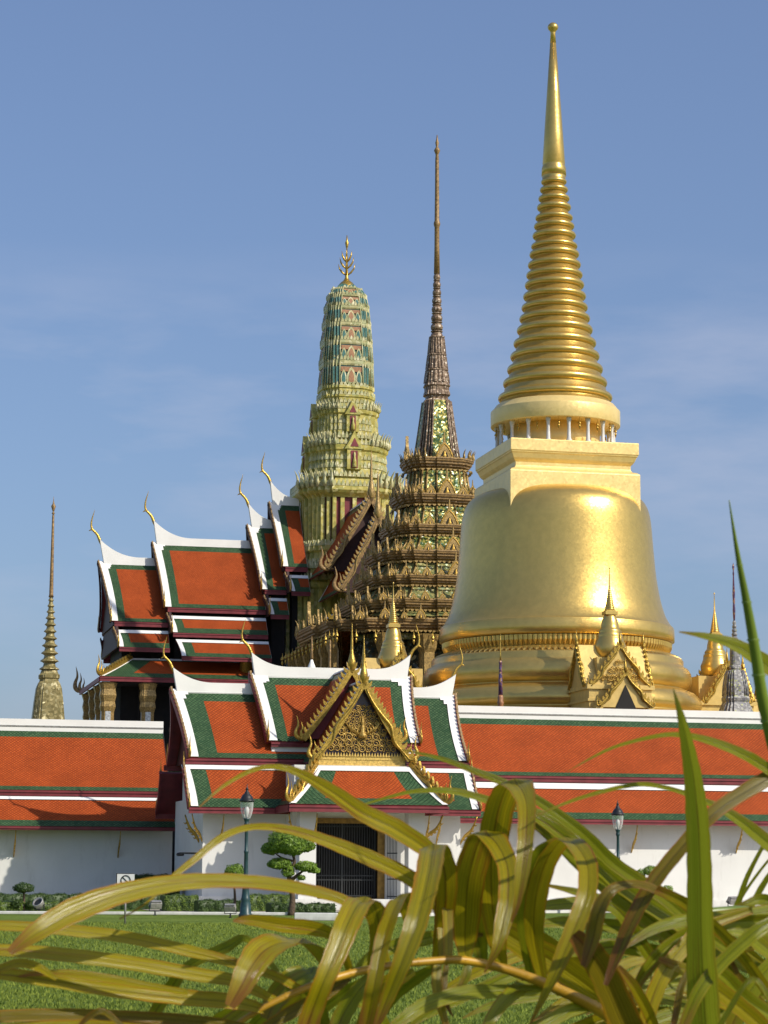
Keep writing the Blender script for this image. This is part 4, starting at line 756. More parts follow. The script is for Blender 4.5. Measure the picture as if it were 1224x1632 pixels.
def mondop():
    U0, V0 = 44.4, 174.5; K = 1 / 1.11
    root = tag(empty('library_tower', W(U0, V0)), 'dark bronze tiered tower with a needle spire, just left of the golden stupa', 'tower')
    PL = redent([(.90, .58), (.78, .77)])
    PL = redent([(.955, .24), (.89, .57), (.79, .73)])
    mb = MB(); mb.lathe([(.03, 58.9), (.08, 58.5), (.147, 58.24), (.09, 57.93), (.16, 57.8), (.25, 57.63), (.16, 57.42), (.12, 57.3), (.15, 56.9), (.17, 54), (.195, 51.96), (.24, 51.85), (.269, 51.71), (.23, 51.55), (.195, 51.46), (.20, 50), (.24, 47.75)][::-1], 12); mb.build('needle_spire', 'brown', root)
    pr = [(.24, 47.75)]; zt = 47.7
    for k in range(7):
        h = .60 + .022 * k; r = .27 + .034 * k
        pr += [(r * .75, zt - .03), (r * .95, zt - h * .2), (r * 1.03, zt - h * .42), (r * .95, zt - h * .64), (r * .72, zt - h * .74), (r * 1.0, zt - h * .82), (r * 1.0, zt - h * .90), (r * .7, zt - h * .96)]; zt -= h
    pr += [(.40, zt - .02), (.46, 42.9), (.50, 42.7)]
    mb = MB(); mb.lathe(pr[::-1], 12, sm=False); mb.build('beaded_spire', 'spirebrown', root)
    mb = MB(); s3 = [(.55, 42.95), (.60, 42.7)]
    segs = [(42.72, .582, 41.3, .70), (41.3, .735, 40.1, .855), (40.1, .88, 39.0, 1.0)]
    for (za, ra, zb, rb) in segs:
        mb.plan([(rb * K, zb), (ra * K, za - .12), ((ra + .06) * K, za - .10), ((ra + .06) * K, za), (ra * K * .9, za + .03)], PL)
        n = 3
        for fx, fy in ((0, -1), (-1, 0), (1, 0)):
            t = Vector((fx, fy, 0)); s_ = Vector((-fy, fx, 0))
            for k in (-1, 0, 1):
                q = []
                for (z, r) in ((zb + .06, rb), ((za + zb) / 2, (ra + rb) / 2), (za - .16, ra)):
                    q.append([t * (r * K + e) + s_ * (k * r * K * .36 + w_ * r * .14) + Vector((0, 0, z)) for w_, e in ((-1, .0), (-.5, .06), (.5, .06), (1, .0))])
                mb.grid(q, 1, False, True)
    mb.build('fluted_spire', ('spirebrown', 'spirebrown'), root)
    mb = MB(); mb.plan([(1.0 * K, 37.55), (1.1 * K, 37.6), (1.06 * K, 37.7), (.9 * K, 37.78), (.92 * K, 38.0), (1.1 * K, 38.08), (1.06 * K, 38.3), (1.0 * K, 38.45), (1.0 * K, 38.7), (1.1 * K, 38.8), (1.0 * K, 39.02)], PL); mb.build('spire_collar', 'spirebrown', root)
    mb = MB(); za, ra, zb, rb = 37.6, 1.08 * K, 32.9, 1.80 * K
    lv = [(rb + (ra - rb) * t ** .88, zb + (za - zb) * t) for t in [k / 6 for k in range(7)]]
    mb.plan(lv, PL, mis=1)
    for fx, fy in ((0, -1), (-1, 0), (1, 0)):
        t = Vector((fx, fy, 0)); s_ = Vector((-fy, fx, 0)); rows = []
        for r, z in lv: rows.append([t * (r + .03) + s_ * (k * r * .46) + Vector((0, 0, z)) for k in (-1, 0, 1)])
        mb.grid(rows, 0, False, False)
        for k in (-.52, .52): mb.tube([t * (r + .03) + s_ * (k * r) + Vector((0, 0, z)) for r, z in lv], [.07] * len(lv), 6, mi=2)
    for sx, sy in ((-1, -1), (1, -1)):
        for a, b in ((.91, .64), (.80, .80), (.64, .91)): mb.tube([(sx * a * r, sy * b * r, z) for r, z in lv], .075, 6, mi=2)
    mb.build('mosaic_spire', ('sparkle', 'dkglass', 'spirebrown'), root)
    tiers = [(2.955, 32.9, 31.9, 2.40, 2.80, 30.05), (3.835, 30.0, 29.05, 3.16, 3.84, 27.6), (4.64, 27.55, 26.63, 4.06, 5.02, 25.55), (5.875, 25.45, 24.5, 5.16, 5.97, 23.6), (6.77, 23.5, 22.6, 6.10, 7.06, 21.7), (7.95, 21.6, 20.67, 7.24, 8.9, 20.05), (11.3, 19.85, 18.85, 9.6, 9.6, 18.4)]
    gab = None
    for i, (rc, zt, zb, r1, r2, z2) in enumerate(tiers):
        mb = MB(); roof = 0
        h = zt - zb; c = rc * K
        mb.plan([(c - .55, zb + .1 * h), (c - .5, zb + .26 * h), (c - .28, zb + .32 * h), (c - .30, zb + .44 * h), (c - .12, zb + .50 * h), (c - .12, zb + .66 * h), (c - .02, zb + .70 * h), (c, zb + .84 * h), (c + .04, zb + .87 * h), (c + .02, zt - .08), (c - .12, zt)], PL, mis=1)
        a, b = r1 * K, r2 * K
        mb.plan([(b, z2), (a + (b - a) * .42, z2 + (zb - z2) * .45), (a, zb)], PL, mis=0, cap=False)
        if i + 1 < len(tiers): mb.plan([(tiers[i + 1][0] * K - .1, z2 - .08), (b, z2)], PL, mis=0, cap=False)
        teeth_on_plan(mb, PL, c - .1, zb + .1, .16, .34, 2, down=True)
        teeth_on_plan(mb, PL, c - .04, zt - .1, .13, .26, 2)
        for (x, y) in PL:
            if y < .95 and abs(x) > .5 and not (y > .3): 
                o = Vector((x, y, 0)); horn(mb, (x * (c - .05), y * (c - .05), zt - .08), o, .7 if i < 6 else .9, 3)
        # ribs on the corners of the mosaic slope
        for (x, y) in PL:
            if y < .3 and max(abs(x), abs(y)) > .7: mb.tube([(x * b, y * b, z2), (x * (a + (b - a) * .42), y * (a + (b - a) * .42), z2 + (zb - z2) * .45), (x * a, y * a, zb)], .07, 5, mi=3)
        mb.build('tier', (('sparkle' if i < 3 else 'moss'), 'brown', 'niche', 'niche'), root)
        # gablets standing on the cornice
        spec = [(0, 1, 1.0)] + ([(-.36, 1, .55), (.36, 1, .55)] if i >= 1 else []) + ([(-.60, .92, .62), (.60, .92, .62)] if i >= 1 else []) + ([(-.18, 1, .42), (.18, 1, .42), (-.48, 1, .36), (.48, 1, .36)] if i >= 3 else []) + ([(-.76, .83, .5), (.76, .83, .5)] if i >= 2 else [])
        for fx, fy in ((0, -1), (-1, 0)):
            for (k, f, s_) in spec:
                base = 1.3 if i < 3 else 1.2 if i < 6 else 1.35
                t = Vector((fx, fy, 0)); sd_ = Vector((-fy, fx, 0)); p = t * (f * (c - .28)) + sd_ * (k * c); p.z = zt - .12
                if gab is None: gab = gablet_mesh().build('gablet', ('niche', 'giltdark', 'dark'), root); g = gab; g.location = p
                else: g = copy_part(gab, root, p)
                g.scale = (base * s_ * 1.1, base * s_ * .5, base * s_ * 1.05); g.rotation_euler = (0, 0, 0 if fy else -math.pi / 2)
    mb = MB(); mb.box((-7.2, -7.2, 0), (7.2, 7.2, 18.5)); mb.build('sanctuary_wall', 'dkglass', root)
    col = None
    for k in range(7):
        for (x, y) in ((-9.0 + 3.0 * k, -9.0), (-9.0, -9.0 + 3.0 * k)):
            if (x, y) == (-9.0, -9.0) and k and col: continue
            if col is None:
                mb = MB(); PR = redent([(.8, .6)]); mb.plan([(.62, 0), (.55, 6), (.5, 17.4), (.62, 17.7), (.7, 18.3), (.8, 18.7)], PR); col = mb.build('colonnade_pillar', 'niche', root); col.location = (x, y, 0)
            else: copy_part(col, root, (x, y, 0))
    wb = None
    for k in range(15):
        for (x, y) in ((-9.8 + 1.4 * k, -10.0), (-10.0, -9.8 + 1.4 * k)):
            if wb is None:
                mb = MB(); mb.lathe([(.02, 18.85), (.03, 18.6), (.1, 18.5), (.14, 18.35), (.15, 18.3)], 7); mb.tube([(0, 0, 18.3), (0, 0, 18.1), (0, 0, 17.85)], [.02, .1, .02], 6); wb = mb.build('wind_bell', 'gilt', root); wb.location = (x, y, 0)
            else: copy_part(wb, root, (x, y, 0))
mondop()

def hall():
    U0, V0 = 42.8, 200.5; K = 1 / 1.085
    root = tag(empty('tiled_hall', W(U0, V0)), 'cross-shaped hall with stepped orange and green roofs under a pale green corncob tower', 'temple hall')
    X = lambda u: u - U0
    Y = lambda v: v - V0
    # ---- tower
    PL = redent([(.93, .46), (.86, .58), (.78, .70)])
    tw = MB()
    tw.plan([(5.85 * K, 0), (5.85 * K, 25.4), (6.08 * K, 25.6), (6.08 * K, 25.95), (5.85 * K, 26.2), (5.3 * K, 26.4), (5.2 * K, 27.2), (5.27 * K, 27.4), (4.8 * K, 27.7), (4.6 * K, 28.7), (4.79 * K, 28.9), (4.75 * K, 29.3), (4.35 * K, 29.7)], PL, mis=1)
    b = tw.build('tower_base', ('prang', 'prangyel'), root)
    tw = MB(); tw.plan([(4.05 * K, 29.6), (4.05 * K, 33.6)], PL); tb = tw.build('tower_shaft', 'maroon', root)
    for z0, z1 in ((29.65, 33.65), (20.0, 25.4)):
        tw = MB()
        rr = 4.12 if z0 > 25 else 5.9
        for j, (x, y) in enumerate(PL):
            if y > .3: continue
            tw.box((x * rr * K - .16, y * rr * K - .16, z0), (x * rr * K + .16, y * rr * K + .16, z1))
        for k in (-.23, 0, .23):
            for fx, fy in ((0, -1), (-1, 0)):
                cx, cy = (k * rr * K * 1.2, -rr * K) if fy else (-rr * K, k * rr * K * 1.2); tw.box((cx - .17, cy - .17, z0), (cx + .17, cy + .17, z1))
        tw.build('pilaster_ring', 'prangyel', root)
    tw = MB(); tw.plan([(4.3 * K, 33.5), (4.5 * K, 33.7), (4.75 * K, 33.85), (4.92 * K, 34.05), (4.9 * K, 34.35), (4.65 * K, 34.55), (4.0 * K, 34.9), (3.75 * K, 35.4), (3.62 * K, 36.1), (3.6 * K, 37.6), (3.75 * K, 37.75), (3.8 * K, 38.1), (3.5 * K, 38.4), (3.05 * K, 38.7), (2.85 * K, 39.4), (2.8 * K, 40.95), (2.95 * K, 41.1), (2.97 * K, 41.4), (2.8 * K, 41.6), (2.6 * K, 41.75), (2.5 * K, 42.2), (2.5 * K, 42.5), (2.6 * K, 42.6), (2.6 * K, 42.8), (2.46 * K, 42.9), (2.44 * K, 43.3), (2.55 * K, 43.4), (2.53 * K, 43.62), (2.4 * K, 43.75)], PL)
    for r, z, h in ((4.85, 34.4, .55), (4.0, 35.35, .5), (3.65, 36.2, .5), (3.64, 36.9, .45), (3.78, 38.2, .55), (3.2, 38.85, .6), (2.85, 39.6, .55), (2.84, 40.2, .5), (2.96, 41.45, .6), (2.56, 42.05, .4), (2.58, 42.75, .45), (2.5, 43.55, .4)): teeth_on_plan(tw, PL, r * K, z, h, .36, 1)
    for r, z, s in ((4.9, 34.4, 1.9), (3.8, 38.15, 1.5), (2.97, 41.45, 1.1)):
        for (x, y) in PL:
            if y < .2 and max(abs(x), abs(y)) < .999 or (y < .2 and abs(x) > .4 and abs(y) > .4): horn(tw, (x * r * K, y * r * K, z), (x, y, 0), s * .75, 1)
    for r, z, s in ((4.8, 27.7, .5), (5.3, 27.3, .6), (6.0, 26.2, .6), (4.75, 29.3, .5)): teeth_on_plan(tw, PL, r * K, z, s, .5, 1)
    tw.build('tower_tiers', ('prangyel', 'prang'), root)
    # niches on two faces of the tower
    nb = None
    for z0, r, s in ((36.0, 3.7, 1.0), (39.4, 2.95, .85)):
        for fx, fy in ((0, -1), (-1, 0)):
            mb = MB(); t = Vector((fx, fy, 0)); s_ = Vector((-fy, fx, 0)); P = lambda x, y, e: t * (r * K + .18 + e) + s_ * x * s + Vector((0, 0, z0 + y * s))
            mb.prism([(-.62, 0), (.62, 0), (.62, 1.75), (-.62, 1.75)], P, -.5, .1, 0); mb.prism([(-.85, 1.75), (.85, 1.75), (.4, 2.5), (0, 3.35), (-.4, 2.5)], P, -.5, .2, 0)
            mb.prism([(-.3, .1), (.3, .1), (.3, 1.6), (-.3, 1.6)], P, .1, .14, 1); mb.prism([(-.36, 1.95), (.36, 1.95), (0, 2.7)], P, .2, .24, 1); mb.tube([P(0, .15, .2), P(0, .7, .22), P(0, 1.05, .2), P(0, 1.3, .2), P(0, 1.5, .2)], [.2, .16, .08, .11, .02], 7, mi=0)
            mb.build('tower_niche', ('prangyel', 'maroon'), root)
    # corncob top
    lev = [(43.75, 2.46), (45.9, 2.38), (47.72, 2.28), (49.35, 2.14), (50.85, 1.98), (51.9, 1.76), (52.6, 1.34)]
    mb = MB(); cone = [(lev[0][1] * K - .1, lev[0][0])] + [(r * K - .1, z) for z, r in lev[1:]] + [(.9 * K, 52.85), (.45 * K, 53.3), (.2 * K, 53.5)]
    mb.plan(cone, PL); mb.build('tower_core', 'teal', root)
    for k in range(len(lev) - 1):
        (z0, r0), (z1, r1) = lev[k], lev[k + 1]; h = z1 - z0; mb = MB()
        mb.plan([(r1 * K - .02, z1 - .24 * h), (r1 * K + .05, z1 - .16 * h), (r1 * K + .06, z1 - .04 * h), (r1 * K - .02, z1)], PL)
        teeth_on_plan(mb, PL, r1 * K + .04, z1 - .05, .30 * h / 1.8 + .1, .30, 0)
        for (x, y) in PL:
            if y < .35: mb.tube([(x * (r0 * K + .0), y * (r0 * K + .0), z0), (x * (r1 * K + .0), y * (r1 * K + .0), z1)], .05, 6, mi=0)
        for fx, fy in ((0, -1), (-1, 0), (1, 0)):
            t = Vector((fx, fy, 0)); s_ = Vector((-fy, fx, 0)); q = r0 * K
            for xc, wd, hh, mi in ((0, .17 * q, .70, 1), (-.30 * q, .11 * q, .58, 2), (.30 * q, .11 * q, .58, 2)):
                P = lambda x, y, e: t * (r0 + (r1 - r0) * (y / h)) * K + t * (e) + s_ * (xc + x) + Vector((0, 0, z0 + y))
                o = [(-wd, .06), (wd, .06), (wd, hh * h * .5), (wd * .55, hh * h * .82), (0, hh * h), (-wd * .55, hh * h * .82), (-wd, hh * h * .5)]
                mb.prism(o, P, -.12, .04, 0); mb.prism([(x * .62, .08 + y * .76) for x, y in o], P, .0, .07, 3 if xc == 0 else 4)
            P2 = lambda x, y, e: t * (r0 * K + (r1 - r0) * K * y / h + e) + s_ * x + Vector((0, 0, z0 + y))
            mb.prism([(-.40 * q, .50 * h), (.40 * q, .50 * h), (.40 * q, .70 * h), (-.40 * q, .70 * h)], P2, -.1, .0, 3)
            for xs in (-1, 1):
                for x0_, x1_ in ((.46, .58), (.62, .70)): mb.prism([(xs * x0_ * q, .05), (xs * x1_ * q, .05), (xs * x1_ * q, .7 * h), (xs * x0_ * q, .7 * h)], lambda x, y, e: t * (r0 * K * (.95 if abs(x) < .6 * q else .89) + (r1 - r0) * K * y / h + e) + s_ * x + Vector((0, 0, z0 + y)), -.1, .02, 4)
        mb.build('tower_level', ('prang', 'cream', 'cream', 'coral', 'teal'), root)
    mb = MB(); mb.lathe([(.9, 52.6), (.8, 52.95), (.5, 53.3), (.3, 53.45), (.16, 53.7), (.12, 54.3), (.07, 54.4), (.06, 56.4), (.1, 56.5), (.17, 56.9), (.09, 57.1), (.03, 57.6)], 12)
    for zz, sp in ((53.9, .75), (54.5, .62), (55.1, .45)):
        for k in range(4):
            a = math.pi / 4 + k * math.pi / 2 + .5; d = Vector((math.cos(a), math.sin(a), 0))
            mb.tube([Vector((0, 0, zz)), d * sp * .5 + Vector((0, 0, zz + .3)), d * sp * .85 + Vector((0, 0, zz + .65)), d * sp + Vector((0, 0, zz + 1.1))], [.05, .09, .07, .01], 6)
    mb.build('trident_finial', 'gilt', root)
    # ---- left arm: four stepped roofs climbing towards the tower
    secs = [(22.25, 26.9, 27.75, .42, 22.25, .7), (26.65, 35.1, 29.55, .42, 23.55, .55), (34.85, 36.9, 31.35, .42, 25.3, .6), (36.6, 38.7, 33.4, .42, 27.3, .45)]
    for i, (a, b_, zr, ch, ze, fl) in enumerate(secs):
        run = 4.5 - (.0 if i < 2 else .25)
        for s in (-1, 1):
            mt, mw = MB(), MB(); panel(mt, mw, slope(X(a), X(b_), 0, zr, s * run, ze, fl, 0), b_ - a + .5, 7.6, .55, 0, .2, 0, .7, 0, .6, .5, step=.2); mt.build('upper_roof', TILES, root)
            d = .75
            m2 = MB(); panel(m2, mw, slope(X(a + .5), X(b_), s * (run + .12), ze - .75, s * (run + 1.35), ze - 2.25, .35, 0, .08), b_ - a, 2.0, .4, 0, .34, 0, .7, 0, 0, .62, nst=0); m2.build('lower_roof', TILES, root)
            mf = MB(); fascia(mf, X(a + .2), X(b_), s * (run), ze - .42, ze - .05); fascia(mf, X(a + .5), X(b_), s * (run + 1.35), ze - 2.62, ze - 2.28)
            if i == 1:
                m3 = MB(); panel(m3, mw, slope(X(a + 1.0), X(b_), s * (run + 1.5), ze - 2.85, s * (run + 3.2), ze - 4.35, .3, 0, .08), b_ - a, 2.3, .4, 0, .36, 0, .9, 0, 0, .55, nst=0); m3.build('lowest_roof', TILES, root); fascia(mf, X(a + 1), X(b_), s * (run + 3.2), ze - 4.7, ze - 4.38)
            mf.build('fascia', 'maroon', root); mw.build('roof_margin', 'white', root)
            for (x0, p0, p1, q0, q1, nm) in ((a, 0, run, zr, ze, fl), (a + .5, run + .1, run + 1.35, ze - .7, ze - 2.2, .3)):
                P = slope(X(x0), X(x0), s * p0, q0, s * p1, q1, nm, 0); mb = MB(); pts = [Vector(P(0, t)) + Vector((-.12, 0, .12)) for t in (.02, .3, .65, 1)]
                barge(mb, pts, (1, 0, 0), .38, .16, 15 if p0 == 0 else 5, .22, 0, 2); flame(mb, pts[-1], (0, s, 0), 1.3, (1, 0, 0), 1); mb.build('bargeboard', ('darkwood', 'gilt', 'brown'), root)
        ridge_cap(X(a), X(b_), 0, zr, ch, 1.45, 0, fl * .98, 2.9 if i in (0, 1) else 2.0, .4).build('ridge', 'white', root)
        chofa((X(a) - fl - .02, 0, zr + ch + 1.3), 2.7, (-1, 0)).build('chofa_finial', 'gilt', root)
        mb = MB(); zm = (zr + ze) / 2 - .7; mb.prism([(-run + .1, ze - .3), (run - .1, ze - .3), (run * .5, zm), (0, zr - .4), (-run * .5, zm)], lambda p, q, e: (X(a) + .15 + e, p, q), 0, .2); mb.prism([(-run - 1.2, ze - 2.3), (run + 1.2, ze - 2.3), (run, ze - .3), (-run, ze - .3)], lambda p, q, e: (X(a) + .3 + e, p, q), 0, .2); mb.build('gable_wall', 'darkwood', root)
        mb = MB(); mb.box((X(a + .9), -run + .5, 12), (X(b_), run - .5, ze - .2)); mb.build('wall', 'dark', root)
    # hipped porch roof at the far-left end with square pillars
    mt, mw = MB(), MB()
    def Pf(q, t): a = 23.9 - 2.9 * t; return (X(a + (34.8 - a) * q), -4.9 - 2.9 * t, 19.15 - 1.75 * (t + .1 * t * (1 - t)))
    panel(mt, mw, Pf, 11, 3.4, .28, 0, .3, 0, 1.5, 0, .05, .8, nst=0)
    def Pl(q, t): return (X(23.9 - 2.9 * t), -4.9 - 2.9 * t + (9.8 + 5.8 * t) * q, 19.15 - 1.75 * (t + .1 * t * (1 - t)))
    panel(mt, mw, Pl, 14, 4.5, .28, .28, .3, 0, 1.2, 1.2, .2, .8, nst=0); mt.build('porch_roof', TILES, root); mw.build('porch_roof_margin', 'white', root)
    mb = MB(); barge(mb, [(X(23.85), -4.95, 19.4), (X(22.5), -6.35, 18.55), (X(21.0), -7.8, 17.6)], (.72, -.7, 0), .3, .24, 12, .22, 0, 0); flame(mb, (X(21.1), -7.7, 17.65), (-.8, -.6, 0), 1.5, (.56, -.83, 0)); mb.build('hip_ridge', 'gilt', root)
    mb = MB(); flame(mb, (X(21.0), 7.8, 17.5), (-.8, .6, 0), 2.0, (.6, .8, 0)); mb.build('hip_finial', 'brown', root)
    mf = MB(); fascia(mf, X(21.0), X(34.8), -7.8, 17.0, 17.35); mf.box((X(20.93), -7.8, 17.0), (X(21.08), 7.8, 17.35)); mf.build('porch_fascia', 'maroon', root)
    mb = MB(); mb.box((X(24.6), -4.6, 0), (X(34.6), 4.6, 19.0)); mb.box((X(21.2), -7.6, 16.9), (X(34.6), 7.6, 17.0)); mb.build('porch_wall', 'dark', root)  # near-black colour stands for the unlit interior behind the pillars
    pil = None
    for (x, y) in ((21.75, -7.0), (25.0, -7.0), (28.5, -7.0), (31.8, -7.3), (21.75, -3.0), (21.75, 1.5), (21.75, 6.2)):
        if pil is None:
            mb = MB(); PR = redent([(.82, .62)]); mb.plan([(.5, 0), (.5, 16.2)], PR); mb.plan([(.52, 14.6), (.62, 15.0), (.56, 15.4), (.66, 15.9), (.58, 16.4), (.74, 16.95)], PR, mis=0); mb.box((-.22, -.52, 0), (.22, -.50, 14.6), 1); mb.box((-.52, -.22, 0), (-.5, .22, 14.6), 1); pil = mb.build('porch_pillar', ('niche', 'silver'), root); pil.location = (X(x), y, 0)
        else: copy_part(pil, root, (X(x), y, 0))
    mb = MB(); mb.lathe([(.5, 0), (.5, 19.0), (.62, 19.1), (.55, 19.3)], 14, (X(33.2), -6.2)); mb.build('round_pillar', 'giltdark', root)
    # ---- front arm: two nested gables seen almost end-on
    C = X(42.55)
    for j, (v, ap, ft, half, back) in enumerate(((189.2, 32.6, 26.4, 3.75, 197.0), (186.7, 30.6, 24.4, 3.1, 195.0), (186.5, 25.2, 20.6, 5.9, 190))):
        mt, mw = MB(), MB()
        if j == 2:
            for s in (-1, 1):
                def P(q, t): return (C + s * (3.4 + 2.3 * t), Y(v) + (back - v) * q, 22.4 - 2.6 * (t + .1 * t * (1 - t)))
                panel(mt, mw, P, back - v, 3.6, .4, 0, .3, 0, .5, 0, .2, .4, nst=0)
                mb = MB(); pts = [Vector((C + s * (3.4 + 2.3 * t), Y(v) - .15, 22.6 - 2.6 * t)) for t in (0, .3, .7, 1)]; barge(mb, pts, (0, 1, 0), .4, .25, 7, .36, 0, 1, naga=.2); flame(mb, pts[-1], (s, 0, 0), 1.9, (0, 1, 0)); mb.build('front_lower_bargeboard', ('gilt', 'gilt'), root)
        else:
            for s in (-1, 1):
                def P(q, t): return (C + s * half * t, Y(v) + (back - v) * q, ap - .15 + (ft - ap) * (t + .16 * t * (1 - t)))
                panel(mt, mw, P, back - v, math.hypot(half, ap - ft), .45, 0, .2, 0, .7, 0, .5, .5, nst=0)
                mb = MB(); pts = [Vector((C + s * half * t, Y(v) - .15, ap + (ft - ap) * (t + .16 * t * (1 - t)))) for t in (0, .33, .66, 1)]
                barge(mb, pts, (0, 1, 0), .36, .3, 18, .34, 0, 1, naga=.2); flame(mb, pts[-1], (s, 0, 0), 1.8, (0, 1, 0)); mb.build('front_bargeboard', ('brown', 'niche'), root)
            mb = MB(); mb.prism([(-half + .1, ft - .2), (half - .1, ft - .2), (half * .5, (ap + ft) / 2 - .75), (0, ap - .6), (-half * .5, (ap + ft) / 2 - .75)], lambda p, q, e: (C + p, Y(v) + .5 + e, q), 0, .2); mb.build('front_pediment', 'darkwood', root)
            mb = MB(); mb.lathe([(.1, ap - .5), (.26, ap - .2), (.32, ap + .2), (.22, ap + .7), (.14, ap + 1.2), (.10, ap + 2.2), (.06, ap + 3.1), (.01, ap + 3.7)], 10, (C, Y(v) - .15)); mb.build('front_finial', 'niche', root)
        mt.build('front_roof', TILES, root); mw.build('front_roof_margin', 'white', root)
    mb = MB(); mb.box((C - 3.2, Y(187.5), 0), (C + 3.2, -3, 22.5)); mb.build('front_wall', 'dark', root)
hall()

# ------------------------------------------------------------------ smaller spires
def left_spire():
    root = tag(empty('mosaic_spire', W(16.5, 188)), 'slender olive-gold mosaic spire standing alone at the far left', 'spire')
    o = .35
    mb = MB(); mb.lathe([(r, z + o) for r, z in [(.13, 22.9), (.21, 22.8), (.16, 23.0), (.15, 24), (.09, 29.3), (.06, 29.4), (.14, 29.48), (.05, 29.6), (.1, 29.75), (.19, 30.05), (.08, 30.25), (.03, 30.5), (.01, 30.85)]], 10); mb.build('needle', 'brown', root)
    pr = []; z = 22.85
    for k in range(11):
        r = .20 + .052 * k; h = .44 + .02 * k
        pr += [(r * .62, z), (r * .7, z - h * .35), (r * 1.05, z - h * .62), (r * 1.1, z - h * .72), (r * .9, z - h * .8), (r * .66, z - h * .98)]; z -= h
    mb = MB(); mb.lathe([(r, zz + o) for r, zz in pr[::-1]], 16, sm=False); mb.build('ringed_spire', 'olivestone', root)
    PL = redent([(.92, .5), (.84, .66), (.74, .74)])
    mb = MB(); mb.plan([(a / 1.1, b + o) for a, b in [(1.9, 0), (1.9, 9.5), (1.5, 10), (1.5, 11.2), (1.62, 11.5), (1.45, 12), (1.42, 12.8), (1.35, 13.4), (1.22, 14.6), (1.08, 15.6), (.92, 16.0), (.80, 16.15), (.78, 16.3), (.88, 16.4), (.88, 16.65), (.76, 16.75), (.66, 17.0)]], PL); mb.build('bell', 'olivestone', root)
left_spire()
def grey_spire():
    root = tag(empty('mosaic_spire', W(54.1, 138)), 'grey mosaic spire with a thin dark needle right of the golden stupa', 'spire')
    mb = MB(); mb.lathe([(.055, 17.25), (.09, 17.9), (.07, 18.3), (.085, 18.9), (.04, 20.05), (.06, 20.18), (.03, 20.36), (.078, 20.6), (.01, 20.85)], 10); mb.build('needle', 'violet', root)
    pr = []; z = 17.25
    for k in range(5):
        r = .11 + .022 * k; pr += [(r * .7, z), (r, z - .1), (r, z - .18), (r * .65, z - .23)]; z -= .24
    mb = MB(); mb.lathe(pr[::-1], 12, sm=False); mb.build('ringed_spire', 'greymos', root)
    PL = redent([(.88, .5), (.72, .72)])
    mb = MB(); mb.plan([(a / 1.1, b) for a, b in [(1.1, 0), (1.1, 11.5), (.95, 11.9), (.9, 12.0), (.8, 12.2), (.84, 12.3), (.86, 12.45), (.78, 12.6), (.74, 13.2), (.62, 13.9), (.5, 14.15), (.33, 14.22), (.38, 14.3), (.37, 14.42), (.33, 14.5), (.29, 15.6), (.2, 15.75), (.16, 16.1)]], PL)
    for (x, y) in PL:
        if y < .6: mb.tube([(x * a / 1.1, y * a / 1.1, b) for a, b in [(.78, 12.6), (.74, 13.2), (.62, 13.9), (.5, 14.15)]], .05, 5)
    mb.build('stepped_body', 'greymos', root)
grey_spire()
root = tag(empty('pinnacle', W(35.7, 126)), 'thin violet mosaic pinnacle in front of the golden bell base', 'pinnacle')
mb = MB(); mb.lathe([(.16, 0), (.16, 10.9), (.2, 11.0), (.15, 11.1), (.17, 11.25), (.13, 11.4)], 10); mb.build('base', 'coral', root)
mb = MB(); mb.lathe([(.13, 11.4), (.11, 12.2), (.08, 13.1), (.10, 13.2), (.06, 13.3)], 10); mb.build('shaft', 'violet', root)
mb = MB(); mb.lathe([(.06, 13.3), (.035, 13.6), (.03, 14.4), (.005, 14.8)], 8); mb.build('tip', 'gilt', root)
root = tag(empty('pinnacle', W(26.92, 135)), 'small gilded pinnacle with a white cone foot behind the gatehouse ridge', 'pinnacle')
mb = MB(); mb.lathe([(.3, 0), (.3, 13.2), (.26, 13.4), (.12, 13.75), (.05, 13.95)], 10); mb.build('base', 'white', root)
mb = MB(); mb.lathe([(.06, 13.9), (.1, 14.0), (.07, 14.3), (.06, 14.8), (.01, 15.3)], 8); mb.build('tip', 'brown', root)
root = tag(empty('pole', W(28.0, 135)), 'plain bronze pole standing behind the gatehouse ridge', 'pole')
mb = MB(); mb.lathe([(.07, 0), (.06, 15.0), (.02, 15.1)], 8); mb.build('shaft', 'brown', root)

